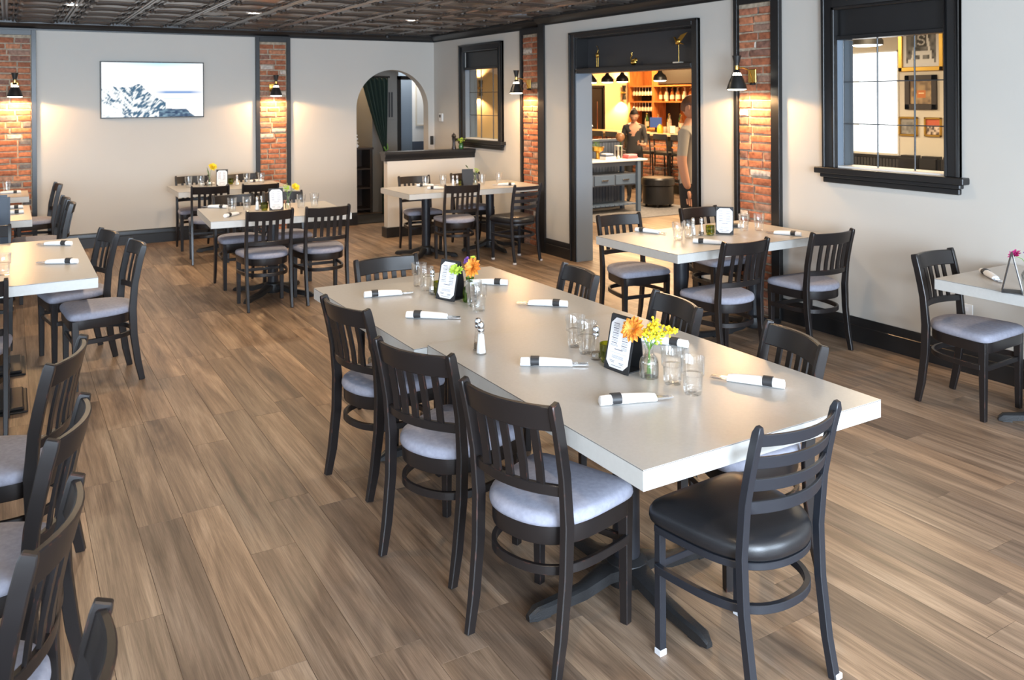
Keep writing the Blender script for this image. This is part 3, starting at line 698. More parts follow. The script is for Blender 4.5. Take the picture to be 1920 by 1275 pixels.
def menu_proto():
    # A-frame stand: face looks to -y, width along x; slanted panels meet at the top
    r = empty('menu_stand', cat='menu stand'); W_, Hh, ln = .066, .205, .045
    def slab(mb, y0, y1, th, poly):
        a = math.atan2(y1-y0, Hh*.96); mt = Matrix.Translation((0, y0, .0015)) @ Matrix.Rotation(-a, 4, 'X')
        m = len(poly); mb.add([mt @ Vector((u, 0, v)) for u, v in poly]+[mt @ Vector((u, th, v)) for u, v in poly], [tuple(range(m)), tuple(range(2*m-1, m-1, -1))]+[(j, m+j, m+(j+1) % m, (j+1) % m) for j in range(m)]); return mt
    c = .022; ext = [(-W_, 0), (W_, 0), (W_, Hh), (-W_, Hh)]
    mb = MB(); mt = slab(mb, -ln, 0, .004, ext); mb.build('front_panel', 'leather', r)
    mb = MB(); slab(mb, ln+.004, .006, .004, [(-W_*.8, 0), (W_*.8, 0), (W_, Hh*.5), (W_, Hh), (-W_, Hh), (-W_, Hh*.5)]); mb.build('back_panel', 'leather', r)
    MB().box(-W_*.75, W_*.75, -ln, ln+.004, 0, .004).build('base_strap', 'leather', r)
    oct_ = [(-W_+.008+c, .010), (W_-.008-c, .010), (W_-.008, .010+c), (W_-.008, Hh-.01-c), (W_-.008-c, Hh-.01), (-W_+.008+c, Hh-.01), (-W_+.008, Hh-.01-c), (-W_+.008, .010+c)]
    mb = MB(); mb.add([mt @ Vector((u, -.0008, v)) for u, v in oct_], [tuple(range(8))]); mb.build('menu_card', 'card', r)
    mb = MB(); rr = random.Random(4)
    def line(u0, u1, v, h): mb.add([mt @ Vector((u, -.0016, vv)) for u, vv in ((u0, v), (u1, v), (u1, v+h), (u0, v+h))], [(0, 1, 2, 3)])
    for cx_ in (-.027, .027):
        v = .172
        while v > .088:
            line(cx_-.016, cx_+.014, v, .0030); v -= .0056
            for _ in range(rr.choice((2, 2, 3))): wd = rr.uniform(.013, .020); line(cx_-wd, cx_+wd, v, .0012); v -= .0042
            v -= .004
    line(-.022, .022, .078, .003); line(-.045, .045, .066, .0006)
    for k in range(7): u = -.026+k*.0088; line(u-.003, u-.0022, .046, .010); line(u+.0022, u+.003, .046, .010); line(u-.003, u+.003, .0555, .0008); line(u-.003, u+.003, .046, .0008)
    for a, b, v in ((-.04, -.012, .035), (-.036, -.014, .030), (.010, .036, .032), (.014, .034, .027), (-.028, .028, .018)): line(a, b, v, .0016)
    mb.build('menu_print', 'ink', r); return r
def flower(mb, c, R, petals, layers, tilt, droop=.3, seed=0):
    rr = random.Random(seed); c = Vector(c)
    mt = Matrix.Translation(c) @ Matrix.Rotation(tilt[2], 4, 'Z') @ Matrix.Rotation(tilt[0], 4, 'X')
    for l in range(layers):
        rad = R*(1-.22*l); up = .18+.35*l
        for k in range(petals):
            a = 2*PI*(k+.5*(l % 2))/petals+rr.uniform(-.12, .12); u = up+rr.uniform(-.15, .15); wd = rad*.21
            d = Vector((math.cos(a), math.sin(a), 0)); sd = Vector((-math.sin(a), math.cos(a), 0)); z = Vector((0, 0, 1))
            pts = []
            for s, w_ in ((.06, .3), (.45, 1), (.8, .8), (1, .08)):
                q = d*rad*s+z*rad*(u*s-droop*s*s*.4); pts += [q-sd*wd*w_+z*wd*.35*w_, q, q+sd*wd*w_+z*wd*.35*w_]
            mb.add([mt @ p for p in pts], [(i*3+j, i*3+j+1, i*3+j+4, i*3+j+3) for i in range(3) for j in range(2)], True)
    return mb
def vase_shape(r, glass, water=True, h=.125, R=.036):
    MB().lathe([(.001, .0016), (R*.92, .0008), (R, .006), (R, h*.45), (R*.9, h*.56), (R*.45, h*.72), (R*.42, h*.80), (R*.62, h), (R*.58, h), (R*.38, h*.80), (R*.40, h*.72), (R*.85, h*.55), (R*.94, h*.44), (R*.94, .01)], 24, cap0=False, cap1=False).build('vase_glass', glass, r)
    if water: MB().lathe([(R*.93, .008), (R*.93, h*.45), (R*.80, h*.545)], 24).build('water', 'water', r)
def stems(r, ends, h=.125):
    for e in ends: MB().tube([(-e[0]*.12, -e[1]*.12, .012), (0, 0, h*.8), (e[0]*.5, e[1]*.5, h+(e[2]-h)*.6), e], .0019, 6).build('stem', 'stem', r)
def spray(mb, pts, n, R, seed):
    rr = random.Random(seed)
    for p in pts:
        for _ in range(n): mb.blob((p[0]+rr.gauss(0, R), p[1]+rr.gauss(0, R), p[2]+rr.gauss(0, R*.8)), rr.uniform(.0035, .0065), 6, 4)
def leaves(r, items):
    for (a, b, w_) in items:
        a, b = Vector(a), Vector(b); d = (b-a); sd = d.cross(Vector((0, 0, 1))); sd = sd.normalized()*w_ if sd.length > 1e-4 else Vector((w_, 0, 0))
        m1 = a+d*.45+Vector((0, 0, .006)); MB().add([a, m1-sd, m1+Vector((0, 0, -.002)), m1+sd, b], [(0, 1, 2), (0, 2, 3), (1, 4, 2), (2, 4, 3)], True).build('leaf', 'leaf' if w_ > .006 else 'stem', r)
nap, tum, salt, pep, vot, menu = napkin_proto(), tumbler_proto(), shaker_proto('salt'), shaker_proto('pepper'), votive_proto(), menu_proto()
flag = {}
def put(pr, key, x, y, rz, label, group, z=TZ):
    if 1.4 < x < 2.6 and 3.25 < y < 4.6: z = .749
    o = place(pr, flag.get(key), (x, y, z+.0005), rz, label, group); flag[key] = True; return o
def roll(p, q, label, group, tz=TZ):   # p: plain end, q: cutlery end
    a = math.atan2(q[1]-p[1], q[0]-p[0]); return put(nap, 'n', p[0], p[1], a, label, group, tz)
GN, GG = 'napkin rolls on the centre tables', 'tumblers on the centre tables'
roll((1.700, 2.795), (1.922, 2.640), 'napkin roll with fork showing, centre of the near table beside the shakers', GN)
roll((1.705, 2.290), (1.957, 2.205), 'napkin roll nearest the camera on the near centre table', GN)
roll((2.360, 2.075), (2.225, 2.285), 'napkin roll with dark knife handle on right side of near centre table', GN)
roll((2.405, 2.620), (2.290, 2.830), 'napkin roll half hidden behind the goldenrod vase', GN)
roll((1.605, 4.222), (1.863, 4.160), 'napkin roll at far left of the far centre table', GN)
roll((1.630, 3.728), (1.832, 3.567), 'napkin roll in front of the tumblers on the far centre table', GN)
roll((2.395, 4.068), (2.215, 4.235), 'napkin roll behind the orange dahlia on the far centre table', GN)
roll((2.400, 3.485), (2.205, 3.675), 'napkin roll at right edge of the far centre table', GN)
for x, y, lab in ((2.06, 2.325, 'tumbler right beside the goldenrod vase on near centre table'), (2.05, 2.21, 'tumbler nearest the camera on near centre table'),
                  (2.025, 2.885, 'tumbler at far left of the near table cluster'), (2.012, 2.785, 'tumbler behind the clear shaker on near centre table'),
                  (2.012, 3.757, 'tumbler just right of the green vase, the farther'), (1.985, 3.655, 'tumbler nearest the camera on the far centre table'),
                  (1.968, 4.32, 'tumbler farthest left on the far centre table'), (1.955, 4.205, 'tumbler second from left on the far centre table')):
    put(tum, 't', x, y, random.random(), lab, GG)
put(pep, 'p', 1.998, 2.705, 0, 'clear glass shaker in front of tumblers on near centre table', 'shakers on the centre tables')
put(salt, 's', 2.088, 2.64, 0, 'shaker peeking out behind the near menu stand', 'shakers on the centre tables')
put(salt, 's', 1.642, 3.005, 0, 'full salt shaker standing alone at table seam', 'shakers on the centre tables')
put(pep, 'p', 1.660, 3.062, 0, 'pepper shaker just behind the full salt shaker', 'shakers on the centre tables')
put(pep, 'p', 1.950, 4.108, 0, 'shaker beside far tumblers on the far centre table', 'shakers on the centre tables')
put(salt, 's', 2.055, 4.055, 0, 'shaker peeking out left of the far menu stand', 'shakers on the centre tables')
put(vot, 'v', 2.020, 2.655, 0, 'olive green votive glass left of near menu stand', 'green votive glasses')
put(vot, 'v', 1.972, 4.063, 0, 'olive green votive glass left of far centre table menu', 'green votive glasses')
MA = -PI/2+.10   # faces to -x
put(menu, 'm', 2.012, 2.545, MA, 'black menu stand with printed card on near centre table', 'menu stands')
put(menu, 'm', 1.982, 3.955, -PI/2+.35, 'black menu stand with printed card on far centre table', 'menu stands')
# flower vases of the centre tables
v1 = empty('flower_vase', (2.035, 2.425, TZ), 0, 'clear vase with orange dahlia and yellow goldenrod', 'vase', 'flower vases')
vase_shape(v1, 'glass'); stems(v1, [(-.045, .018, .18), (.02, -.02, .19), (.03, -.07, .175), (-.03, -.02, .16)])
mb = flower(MB(), (-.058, .022, .182), .050, 14, 3, (1.15, 0, -1.3), seed=3); mb.build('dahlia_bloom', 'petal_o', v1)
mb = MB(); spray(mb, [(.01, -.015, .20), (.02, .0, .185), (0, -.035, .185), (.03, -.07, .185), (.035, -.095, .187), (-.02, .005, .165), (-.02, -.02, .160), (.02, -.04, .17)], 24, .010, 5); mb.build('goldenrod_bloom', 'petal_y', v1)
mb = MB(); spray(mb, [(0, -.02, .17), (.02, -.05, .17), (0, .01, .16), (.01, -.03, .15)], 12, .010, 8); mb.build('goldenrod_buds', 'lime', v1)
leaves(v1, [((.01, -.01, .13), (-.03, -.035, .11), .004), ((0, 0, .14), (-.03, .01, .15), .005), ((0, 0, .13), (.03, -.04, .155), .005)])
v2 = empty('flower_vase', (2.04, 3.850, .749), 0, 'green glass vase with orange dahlia and lime blooms', 'vase', 'flower vases')
vase_shape(v2, 'green_vase'); stems(v2, [(.0, -.05, .175), (-.02, .04, .165), (.0, .0, .19)])
mb = flower(MB(), (-.01, -.052, .185), .055, 13, 4, (1.2, 0, -1.2), seed=9); mb.build('dahlia_bloom', 'petal_o', v2)
for c_, r_, n_, l_, t_, s_ in (((-.065, .045, .165), .032, 10, 3, (.9, 0, -1.0), 2), ((-.06, .005, .165), .028, 10, 3, (.9, 0, -1.2), 6), ((.01, -.02, .228), .018, 8, 2, (.4, 0, 0), 7)): flower(MB(), c_, r_, n_, l_, t_, seed=s_).build('lime_bloom', 'lime', v2)
mb = MB(); spray(mb, [(.0, .03, .21), (.0, .01, .215)], 10, .008, 3); mb.build('violet_sprig', 'petal_l', v2)
leaves(v2, [((0, 0, .13), (-.01, .03, .17), .008), ((0, 0, .13), (.02, -.01, .19), .008)])

def setting(prefix, gl, rolls, sh, vo, me, tz=TZ):
    for i, (x, y, lab) in enumerate(gl): put(tum, 't', x, y, random.random(), lab, 'tumblers on '+prefix)
    for (p, q, lab) in rolls: roll(p, q, lab, 'napkin rolls on '+prefix)
    for (x, y, k, lab) in sh: put(salt if k else pep, 's' if k else 'p', x, y, 0, lab, 'shakers on '+prefix)
    for (x, y, lab) in vo: put(vot, 'v', x, y, 0, lab, 'green votive glasses')
    for (x, y, a, lab) in me: put(menu, 'm', x, y, a, lab, 'menu stands')
setting('the table by the near pilaster',
 [(4.17, 4.64, 'leftmost tumbler on the near-pilaster table'), (4.29, 4.655, 'second tumbler from left on the near-pilaster table'), (4.89, 4.69, 'tumbler right of the menu on the near-pilaster table'), (4.99, 4.63, 'rightmost tumbler on the near-pilaster table')],
 [((4.16, 5.11), (4.25, 4.87), 'napkin roll at back left of the near-pilaster table'), ((4.17, 4.485), (4.31, 4.31), 'napkin roll at front left of the near-pilaster table'), ((5.03, 4.26), (4.94, 4.47), 'napkin roll at front right of the near-pilaster table'), ((4.97, 4.775), (4.83, 4.93), 'napkin roll behind the menu on the near-pilaster table')],
 [(4.40, 4.73, 1, 'left shaker of the pair on the near-pilaster table'), (4.455, 4.70, 0, 'right shaker of the pair on the near-pilaster table')],
 [(4.515, 4.67, 'olive votive glass beside the menu on the near-pilaster table')], [(4.655, 4.66, -PI/2+.75, 'menu stand with blank-looking card on near-pilaster table')])
setting('the rightmost table', [], [((4.865, 2.815), (4.69, 2.61), 'napkin roll on the rightmost table behind the menu')], [], [], [(4.535, 2.46, .5, 'menu stand seen from the side at right picture edge')])
v3 = empty('flower_vase', (4.76, 2.50, TZ), 0, 'vase with pink rose at right picture edge', 'vase', 'flower vases'); vase_shape(v3, 'glass'); stems(v3, [(-.06, .03, .16), (.02, .0, .17)])
mb = flower(MB(), (-.065, .035, .165), .038, 9, 4, (.6, 0, -2.0), droop=-.3, seed=4); mb.build('pink_rose', 'petal_p', v3)
mb = MB(); spray(mb, [(.01, .0, .19), (.02, -.01, .17)], 12, .012, 2); mb.build('violet_sprig', 'petal_l', v3); leaves(v3, [((0, 0, .12), (-.03, 0, .16), .009), ((0, 0, .12), (.03, -.02, .17), .009)])
setting('the mid-room table',
 [(1.775, 8.04, 'leftmost tumbler on the mid-room table'), (1.915, 8.06, 'second tumbler from left on the mid-room table'), (2.395, 7.95, 'tumbler just right of the vase on the mid-room table'), (2.54, 7.99, 'rightmost tumbler on the mid-room table')],
 [((1.79, 8.31), (1.66, 8.44), 'napkin roll at back left of the mid-room table'), ((1.63, 7.66), (1.82, 7.85), 'napkin roll at front left corner of the mid-room table')],
 [(1.995, 8.0, 1, 'salt shaker on the mid-room table'), (2.05, 8.06, 0, 'pepper shaker behind the votive on the mid-room table')], [(2.05, 7.95, 'olive votive glass on the mid-room table')], [(2.15, 7.93, -.12, 'menu stand with white card on the mid-room table')])
v4 = empty('flower_vase', (2.265, 7.93, TZ), 0, 'small vase with yellow bloom on the mid-room table', 'vase', 'flower vases'); vase_shape(v4, 'glass', R=.03); stems(v4, [(.06, .0, .19), (-.02, 0, .2)])
mb = flower(MB(), (.07, -.01, .205), .045, 12, 3, (.9, 0, .3), seed=12); mb.build('yellow_bloom', 'petal_y', v4); mb = MB(); spray(mb, [(-.03, 0, .21), (0, 0, .2), (-.01, 0, .185)], 14, .014, 4); mb.build('lime_sprig', 'lime', v4); leaves(v4, [((0, 0, .13), (-.04, 0, .17), .012), ((0, 0, .13), (.04, 0, .16), .012)])
setting('the table under the television',
 [(1.83, 10.55, 'leftmost tumbler on the table under the television'), (1.965, 10.53, 'second tumbler from left on the table under the television'), (2.52, 10.60, 'tumbler right of the menu on the table under the television'), (2.69, 10.58, 'rightmost tumbler on the table under the television')],
 [((1.99, 10.66), (2.13, 10.74), 'napkin roll behind the vase on the table under the television'), ((2.58, 10.72), (2.74, 10.78), 'napkin roll at back right of the table under the television')],
 [(2.37, 10.46, 1, 'salt shaker on the table under the television')], [(2.33, 10.62, 'olive votive glass on the table under the television')], [(2.19, 10.43, -.25, 'menu stand with white card on the table under the television')])
v5 = empty('flower_vase', (2.06, 10.50, TZ), 0, 'small vase with a tall yellow bloom below the television', 'vase', 'flower vases'); vase_shape(v5, 'glass', R=.033); stems(v5, [(.03, 0, .22), (-.03, 0, .2)])
mb = flower(MB(), (.035, -.01, .235), .055, 13, 4, (.9, 0, .2), seed=22); mb.build('yellow_bloom', 'petal_y', v5); leaves(v5, [((0, 0, .13), (-.05, 0, .20), .014), ((0, 0, .13), (-.03, .02, .24), .012), ((.03, 0, .2), (.05, 0, .30), .012)])
setting('the half-wall table',
 [(4.17, 8.95, 'leftmost tumbler on the half-wall table'), (4.41, 8.98, 'second tumbler from left on the half-wall table'), (4.85, 8.82, 'tumbler right of the vase on the half-wall table'), (5.11, 8.87, 'rightmost tumbler on the half-wall table')],
 [((4.12, 9.10), (4.33, 9.0), 'napkin roll at back left of the half-wall table'), ((4.10, 8.76), (4.30, 8.64), 'napkin roll at front left of the half-wall table'), ((5.14, 8.55), (4.93, 8.69), 'napkin roll at front right of the half-wall table')],
 [(4.50, 8.90, 1, 'left shaker on the half-wall table'), (4.545, 8.88, 0, 'right shaker on the half-wall table')], [(4.60, 8.90, 'olive votive glass on the half-wall table')], [(4.64, 8.80, PI-.3, 'menu stand showing its black back on the half-wall table')])
v6 = empty('flower_vase', (4.76, 8.83, TZ), 0, 'small vase with leaning dark bud on the half-wall table', 'vase', 'flower vases'); vase_shape(v6, 'glass', R=.03); stems(v6, [(-.09, .04, .22), (.01, 0, .19)])
mb = flower(MB(), (-.095, .045, .225), .028, 9, 3, (.8, 0, 1), seed=30); mb.build('dark_bud', 'leaf', v6); mb = MB(); spray(mb, [(.01, 0, .19), (.02, 0, .17)], 14, .013, 9); mb.build('lime_sprig', 'lime', v6); leaves(v6, [((0, 0, .13), (.04, 0, .19), .012), ((0, 0, .13), (-.03, 0, .17), .012)])
setting('the left table', [(-.03, 5.88, 'tumbler cut by the picture edge on the left table')], [((.385, 6.80), (.19, 6.94), 'farther napkin roll on the left table'), ((.375, 6.03), (.18, 6.145), 'nearer napkin roll on the left table')], [], [], [])
setting('the back left tables', [(-.02, 11.12, 'tumbler in front of the left brick pilaster')], [((.12, 9.42), (-.10, 9.45), 'farther of two parallel napkin rolls at left edge'), ((.12, 9.0), (-.10, 9.02), 'nearer of two parallel napkin rolls at left edge'), ((.12, 10.98), (-.12, 11.0), 'napkin roll on the back left table by the pilaster')], [], [], [])

# ------------------------------------------------------------------ wall lamps
def sconce(p, rz, label, power=42):
    # local: wall at y=0, room towards -y
    r = empty('wall_lamp', p, rz, label, 'wall lamp', 'black and brass wall lamps on brick pilasters'); c = (0, -.205, 0)
    MB().lathe([(.040, 0), (.036, -.002), (.024, -.055), (.0165, -.085), (.0165, -.09)], 24, (0, -.205, .275)).build('top_cone', 'shade', r)
    MB().lathe([(.015, .16), (.015, .186), (.018, .188), (.018, .192)], 16, (0, -.205, 0)).build('neck', 'brass', r)
    MB().lathe([(.016, .162), (.024, .15), (.030, .135)], 28, (0, -.205, 0), cap1=False, cap0=False).build('shade_crown', 'shade', r)
    MB().lathe([(.030, .136), (.040, .112)], 28, (0, -.205, 0), cap0=False, cap1=False).build('slot_ring', 'slot', r)
    mb = MB()
    for k in range(10):
        a = 2*PI*k/10; mb.sweep([(.031*math.cos(a), -.205+.031*math.sin(a), .137), (.0415*math.cos(a), -.205+.0415*math.sin(a), .111)], [(-.0035, -.002), (.0035, -.002), (.0035, .002), (-.0035, .002)])
    mb.build('slot_ribs', 'shade', r)
    MB().lathe([(.040, .113), (.058, .075), (.074, .03), (.080, .006), (.087, 0), (.085, 0), (.078, .006), (.072, .03), (.056, .073), (.038, .111)], 32, (0, -.205, 0), cap0=False, cap1=False).build('bell_shade', 'shade', r)
    MB().lathe([(.081, .004), (.070, -.004), (.035, -.008), (.001, -.009)], 24, (0, -.205, 0), cap0=False, cap1=False).build('lit_diffuser', 'bulb', r)
    MB().tube([(0, -.19, .176), (.03, -.16, .178), (.04, -.10, .15), (.025, -.05, .06), (.01, -.03, .045)], .0055, 8).build('arm', 'brass', r)
    MB().box(-.042, .042, -.032, -.02, .055, .165).build('backplate', 'brass', r, .003)
    MB().lathe([(.022, 0), (.026, .012), (.018, .02)], 14, (.005, -.03, .035)).build('pivot', 'shade', r)
    l = light('wall_lamp_light', 'SPOT', (0, -.205, -.014), power, WARM, (0, 0, 0), spot_size=math.radians(168), spot_blend=.12, shadow_soft_size=.05); l.parent = r
    return r
sconce((.068, YB-.02, 1.845), 0, 'black and brass wall lamp on brick pilaster left of television')
sconce((3.06, YB-.02, 1.845), 0, 'black and brass wall lamp on brick pilaster right of television')
sconce((XF-.02, 8.70, 1.855), -PI/2, 'black and brass wall lamp beside the far side window')
sconce((XR-.02, 4.97, 1.857), -PI/2, 'black and brass wall lamp between doorway and near window')

# ------------------------------------------------------------------ recessed ceiling lights and ceiling fittings
cn = 0
for y in (9.23, 6.5, 3.8, 1.1, -1.5):
    for i, x in enumerate((.55, 2.28, 4.14)):
        lab = ['left', 'middle', 'right'][i]
        lb = 'recessed ceiling light, %s of the three in view' % lab if y > 9 else 'recessed ceiling light above and behind the camera view'
        r = empty('recessed_light', (x, y, CZ-.02), 0, lb, 'ceiling light', 'recessed ceiling lights'); cn += 1
        MB().lathe([(.062, 0), (.082, .002), (.085, .016), (.06, .016)], 28, cap0=False, cap1=False).build('trim_ring', 'white', r)
        MB().lathe([(.001, .008), (.064, .008)], 24, cap0=False, cap1=False).build('lens', 'can', r)
        l = light('downlight', 'SPOT', (0, 0, -.01), 78 if y > 5 else 36, SOFTW, spot_size=math.radians(160 if y > 5 else 120), spot_blend=.75, shadow_soft_size=.07); l.parent = r
r = empty('ceiling_vent', (1.93, 9.55, CZ-.02), 0, 'round louvred air diffuser in the tin ceiling', 'vent')
for k, (a, b) in enumerate(((.06, .09), (.10, .13), (.14, .17))): MB().lathe([(a, -.012), (b, .016), (b+.004, .018)], 28, cap0=False, cap1=False).build('louvre_ring', 'greywall', r)
MB().lathe([(.001, -.014), (.05, -.008)], 20, cap0=False, cap1=False).build('centre_disc', 'greywall', r)
r = empty('speaker_grille', (4.95, 8.15, CZ-.016), 0, 'pale round ceiling fitting above the far pilaster', 'ceiling fitting')
MB().lathe([(.001, 0), (.10, 0), (.11, .012)], 28, cap0=False).build('cover', 'bluegrey', r)
r = empty('crown_sensor', (4.70, YB-.11, 2.69), 0, 'small black disc on the crown moulding by the corner', 'sensor')
MB().lathe([(.03, 0), (.025, .015), (.002, .02)], 18, mtx=Matrix.Rotation(PI/2, 4, 'X')).build('disc', 'shade', r)

# ------------------------------------------------------------------ pictures made of coloured cells
def attr_mat(name, strength=0, rough=.6):
    m, nt, b = newmat(name); a = N(nt, 'ShaderNodeAttribute'); a.attribute_name = 'tint'
    if strength:
        b.inputs['Base Color'].default_value = (.01, .01, .01, 1); b.inputs['Roughness'].default_value = .45; b.inputs['Specular IOR Level'].default_value = .15
        L(nt, a.outputs['Color'], b.inputs['Emission Color']); b.inputs['Emission Strength'].default_value = strength
    else: L(nt, a.outputs['Color'], b.inputs['Base Color']); b.inputs['Roughness'].default_value = rough
    return m
def picture(name, wd, ht, nx, ny, fn, m, parent):
    vs = [(-wd/2+wd*i/nx, 0, -ht/2+ht*j/ny) for j in range(ny+1) for i in range(nx+1)]
    fs = [(j*(nx+1)+i, j*(nx+1)+i+1, (j+1)*(nx+1)+i+1, (j+1)*(nx+1)+i) for j in range(ny) for i in range(nx)]
    me = bpy.data.meshes.new(name); me.from_pydata(vs, [], fs); at = me.color_attributes.new('tint', 'FLOAT_COLOR', 'POINT')
    for k, p in enumerate(vs): at.data[k].color = (*fn(p[0]/wd+.5, p[2]/ht+.5), 1)
    return link(name, me, m, parent)
def vnoise(x, y, s=0):
    def h(i, j): n = (i*374761393+j*668265263+s*974711) & 0xffffffff; n = ((n ^ (n >> 13))*1274126177) & 0xffffffff; return ((n ^ (n >> 16)) & 0xffff)/65535
    i, j = math.floor(x), math.floor(y); u, v = x-i, y-j; u = u*u*(3-2*u); v = v*v*(3-2*v)
    return (h(i, j)*(1-u)+h(i+1, j)*u)*(1-v)+(h(i, j+1)*(1-u)+h(i+1, j+1)*u)*v
def mixc(a, b, t): t = max(0, min(1, t)); return tuple(p+(q-p)*t for p, q in zip(a, b))
def beach(u, v):
    c = (1, 1, 1)
    c = mixc(c, (.42, .80, 1), (v-.90)/.10*.9*max(0, 1-abs(u-.55)*2))
    if .43 < v < .485: c = mixc(c, (.12, .28, .62), max(0, min(1, (u-.5)/.12))*(1-abs(v-.455)/.03*.6)*min(1, (1.02-u)/.15))
    if .33 < v < .345 and .6 < u < .8: c = (.55, .8, .85)
    top = .58-.12*u-(.0 if u < .38 else (u-.38)*1.0)-.02*vnoise(u*40, 0, 3)+.07*math.exp(-((u-.36)/.07)**2)
    if u < .62 and v < max(top, .0):
        w_ = vnoise(u*42+v*18*(1 if u < .3 else -1.3), v*14+u*6, 1)*.6+vnoise(u*90-v*40, v*30, 2)*.4
        c = mixc((.05, .13, .22), (.95, 1, 1), (w_-.30)*4.0+(.55-u*1.9)+(.25-v)*.7)
    if u > .55 and v < .155-.02*vnoise(u*30, 1, 4)-max(0, u-.82)*1.6 and v < .16:
        c = mixc((.02, .05, .12), (.25, .40, .50), vnoise(u*40, v*40, 5)**2)
    return c
tv = empty('television', (1.572, YB-.001, 1.926), 0, 'wall-mounted television showing dune grass and sea', 'television')
MB().box(-.605, .605, -.045, .0, -.352, .352).build('tv_body', 'shade', tv, .003)
o = picture('tv_screen', 1.184, .678, 190, 110, beach, attr_mat('tv_picture', .68), tv); o.location = (0, -.0462, 0)
r = empty('thermostat', (XF-.0005, 11.20, 1.515), -PI/2, 'white wall thermostat beside the arch', 'thermostat')
MB().box(-.055, .055, -.025, 0, -.06, .06).build('housing', 'white', r, .006); MB().box(-.03, .012, -.027, -.025, .0, .04).build('display', 'shade', r)
r = empty('wall_outlet', (XR-.0005, 3.19, .385), -PI/2, 'white electrical outlet plate below the rightmost table', 'outlet')
MB().box(-.045, .045, -.006, 0, -.06, .06).build('plate', 'white', r, .002)
for z in (-.025, .025): MB().box(-.016, .016, -.0075, -.006, z-.014, z+.014).build('socket', 'card', r, .002)
r = empty('floor_vent', (5.08, 4.53, .0), 0, 'black floor vent grille beside the wall', 'vent')
MB().box(-.06, .06, -.135, .135, 0, .004).build('vent_frame', 'trim', r)
for k in range(8): MB().box(-.045, .045, -.122+k*.033, -.107+k*.033, .004, .006).build('vent_slat', 'trim', r)
# things on the half wall: pepper mill and a small vase
r = empty('pepper_mill', (5.20, 10.25, 1.106), 0, 'dark turned pepper mill on the half-wall cap', 'pepper mill')
MB().lathe([(.032, 0), (.032, .01), (.022, .05), (.020, .11), (.028, .15)], 18).build('mill_body', 'wood', r); MB().lathe([(.024, .152), (.033, .175), (.026, .20), (.008, .21), (.008, .22)], 18).build('mill_head', 'wood', r)
r = empty('plant_vase', (5.31, 10.25, 1.106), 0, 'small vase with lime leaves on the half-wall cap', 'vase')
MB().lathe([(.03, 0), (.035, .03), (.025, .07), (.03, .08)], 16).build('vase_pot', 'greenb', r)
mb = MB(); spray(mb, [(0, 0, .11), (.02, 0, .13), (-.02, 0, .12)], 18, .018, 77); mb.build('lime_foliage', 'lime', r)

# ------------------------------------------------------------------ entrance room behind the arch
wall_boxes('wall_foyer_left', [(2.6, 2.75, YB+BT, 14.2, 0, H)], 'ochre')
wall_boxes('wall_foyer_end', [(2.75, 4.95, 13.9, 14.05, 0, H)], 'ochre')
wall_boxes('wall_foyer_grey', [(4.95, 5.40, 12.60, 12.72, 0, H), (4.95, 5.05, 12.72, 14.0, 0, H)], 'greywall')
wall_boxes('wall_foyer_blue', [(5.40, 5.86, 13.10, 13.22, 0, H)], 'bluegrey')
wall_boxes('wall_foyer_white', [(5.86, 6.35, 13.10, 13.22, 1.07, H)], 'whitewall')
wall_boxes('wall_foyer_wainscot', [(5.86, 6.35, 13.08, 13.22, 0, 1.07)], 'slate')
wall_boxes('wall_divider', [(5.76, 5.86, YB+.0, 12.30, 0, H), (5.76, 6.28, 12.22, 12.30, 0, H), (6.18, 6.28, 12.30, 15.3, 0, H)], 'bluegrey')
S(MB().box(2.6, 6.3, YB+BT, 14.05, 2.72, 2.8).build('ceiling_foyer', 'greywall'))
S(MB().box(5.375, 5.43, 12.57, 12.60, 0, 2.16).box(5.375, 5.85, 12.57, 12.60, 2.10, 2.16).build('trim_5', 'trim'))
S(MB().box(5.92, 5.945, 13.085, 13.1, 1.35, 2.15).box(5.92, 6.3, 13.085, 13.1, 1.33, 1.355).build('trim_6', 'cream'))
r = empty('return_air_grille', (5.215, 12.60, 1.70), 0, 'grey air return grille on grey wall seen through the arch', 'vent')
MB().box(-.11, .11, -.012, -.0005, -.24, .24).build('grille_frame', 'greywall', r, .003)
for k in range(4): MB().box(-.085+k*.045, -.058+k*.045, -.018, -.012, -.20, .20).build('grille_slat', 'dark_panel', r)
r = empty('curtain', (4.70, 12.15, 0), 0, 'dark green curtain tied back inside the arch', 'curtain')
vs = []; nu, nv = 46, 24
for j in range(nv+1):
    z = .02+2.10*j/nv
    s = (z-1.02)/1.1
    if z > 1.02: wl = .05+.38*min(1, s)**.85; x0 = .255-.36*min(1, s)**.85
    else: wl = .05+.12*min(1, (1.02-z)/.6); x0 = .255-.03*min(1, (1.02-z)/.6)
    for i in range(nu+1):
        u = i/nu; vs.append((x0+wl*u, .035*math.sin(u*PI*11+.4*z)*(.35+.65*wl/.43), z))
me = MB().add(vs, [(j*(nu+1)+i, j*(nu+1)+i+1, (j+1)*(nu+1)+i+1, (j+1)*(nu+1)+i) for j in range(nv) for i in range(nu)], True).mesh('drape')
o = link('drape', me, 'curtain', r); md = o.modifiers.new('thick', 'SOLIDIFY'); md.thickness = .004
MB().tube([(-.12, 0, 2.13), (.36, 0, 2.13)], .014, 10).build('rod', 'trim', r)
MB().tube([(.24, -.05, 1.06), (.27, -.055, 1.0), (.31, -.04, 1.02), (.32, .02, 1.10)], .012, 8).build('tieback', 'stem', r)
r = empty('server_cabinet', (4.72, 12.75, 0), 0, 'dark brown cabinet with open shelves behind the curtain', 'cabinet')
cab = mat('dark_brown_wood', (.045, .032, .026), .5)
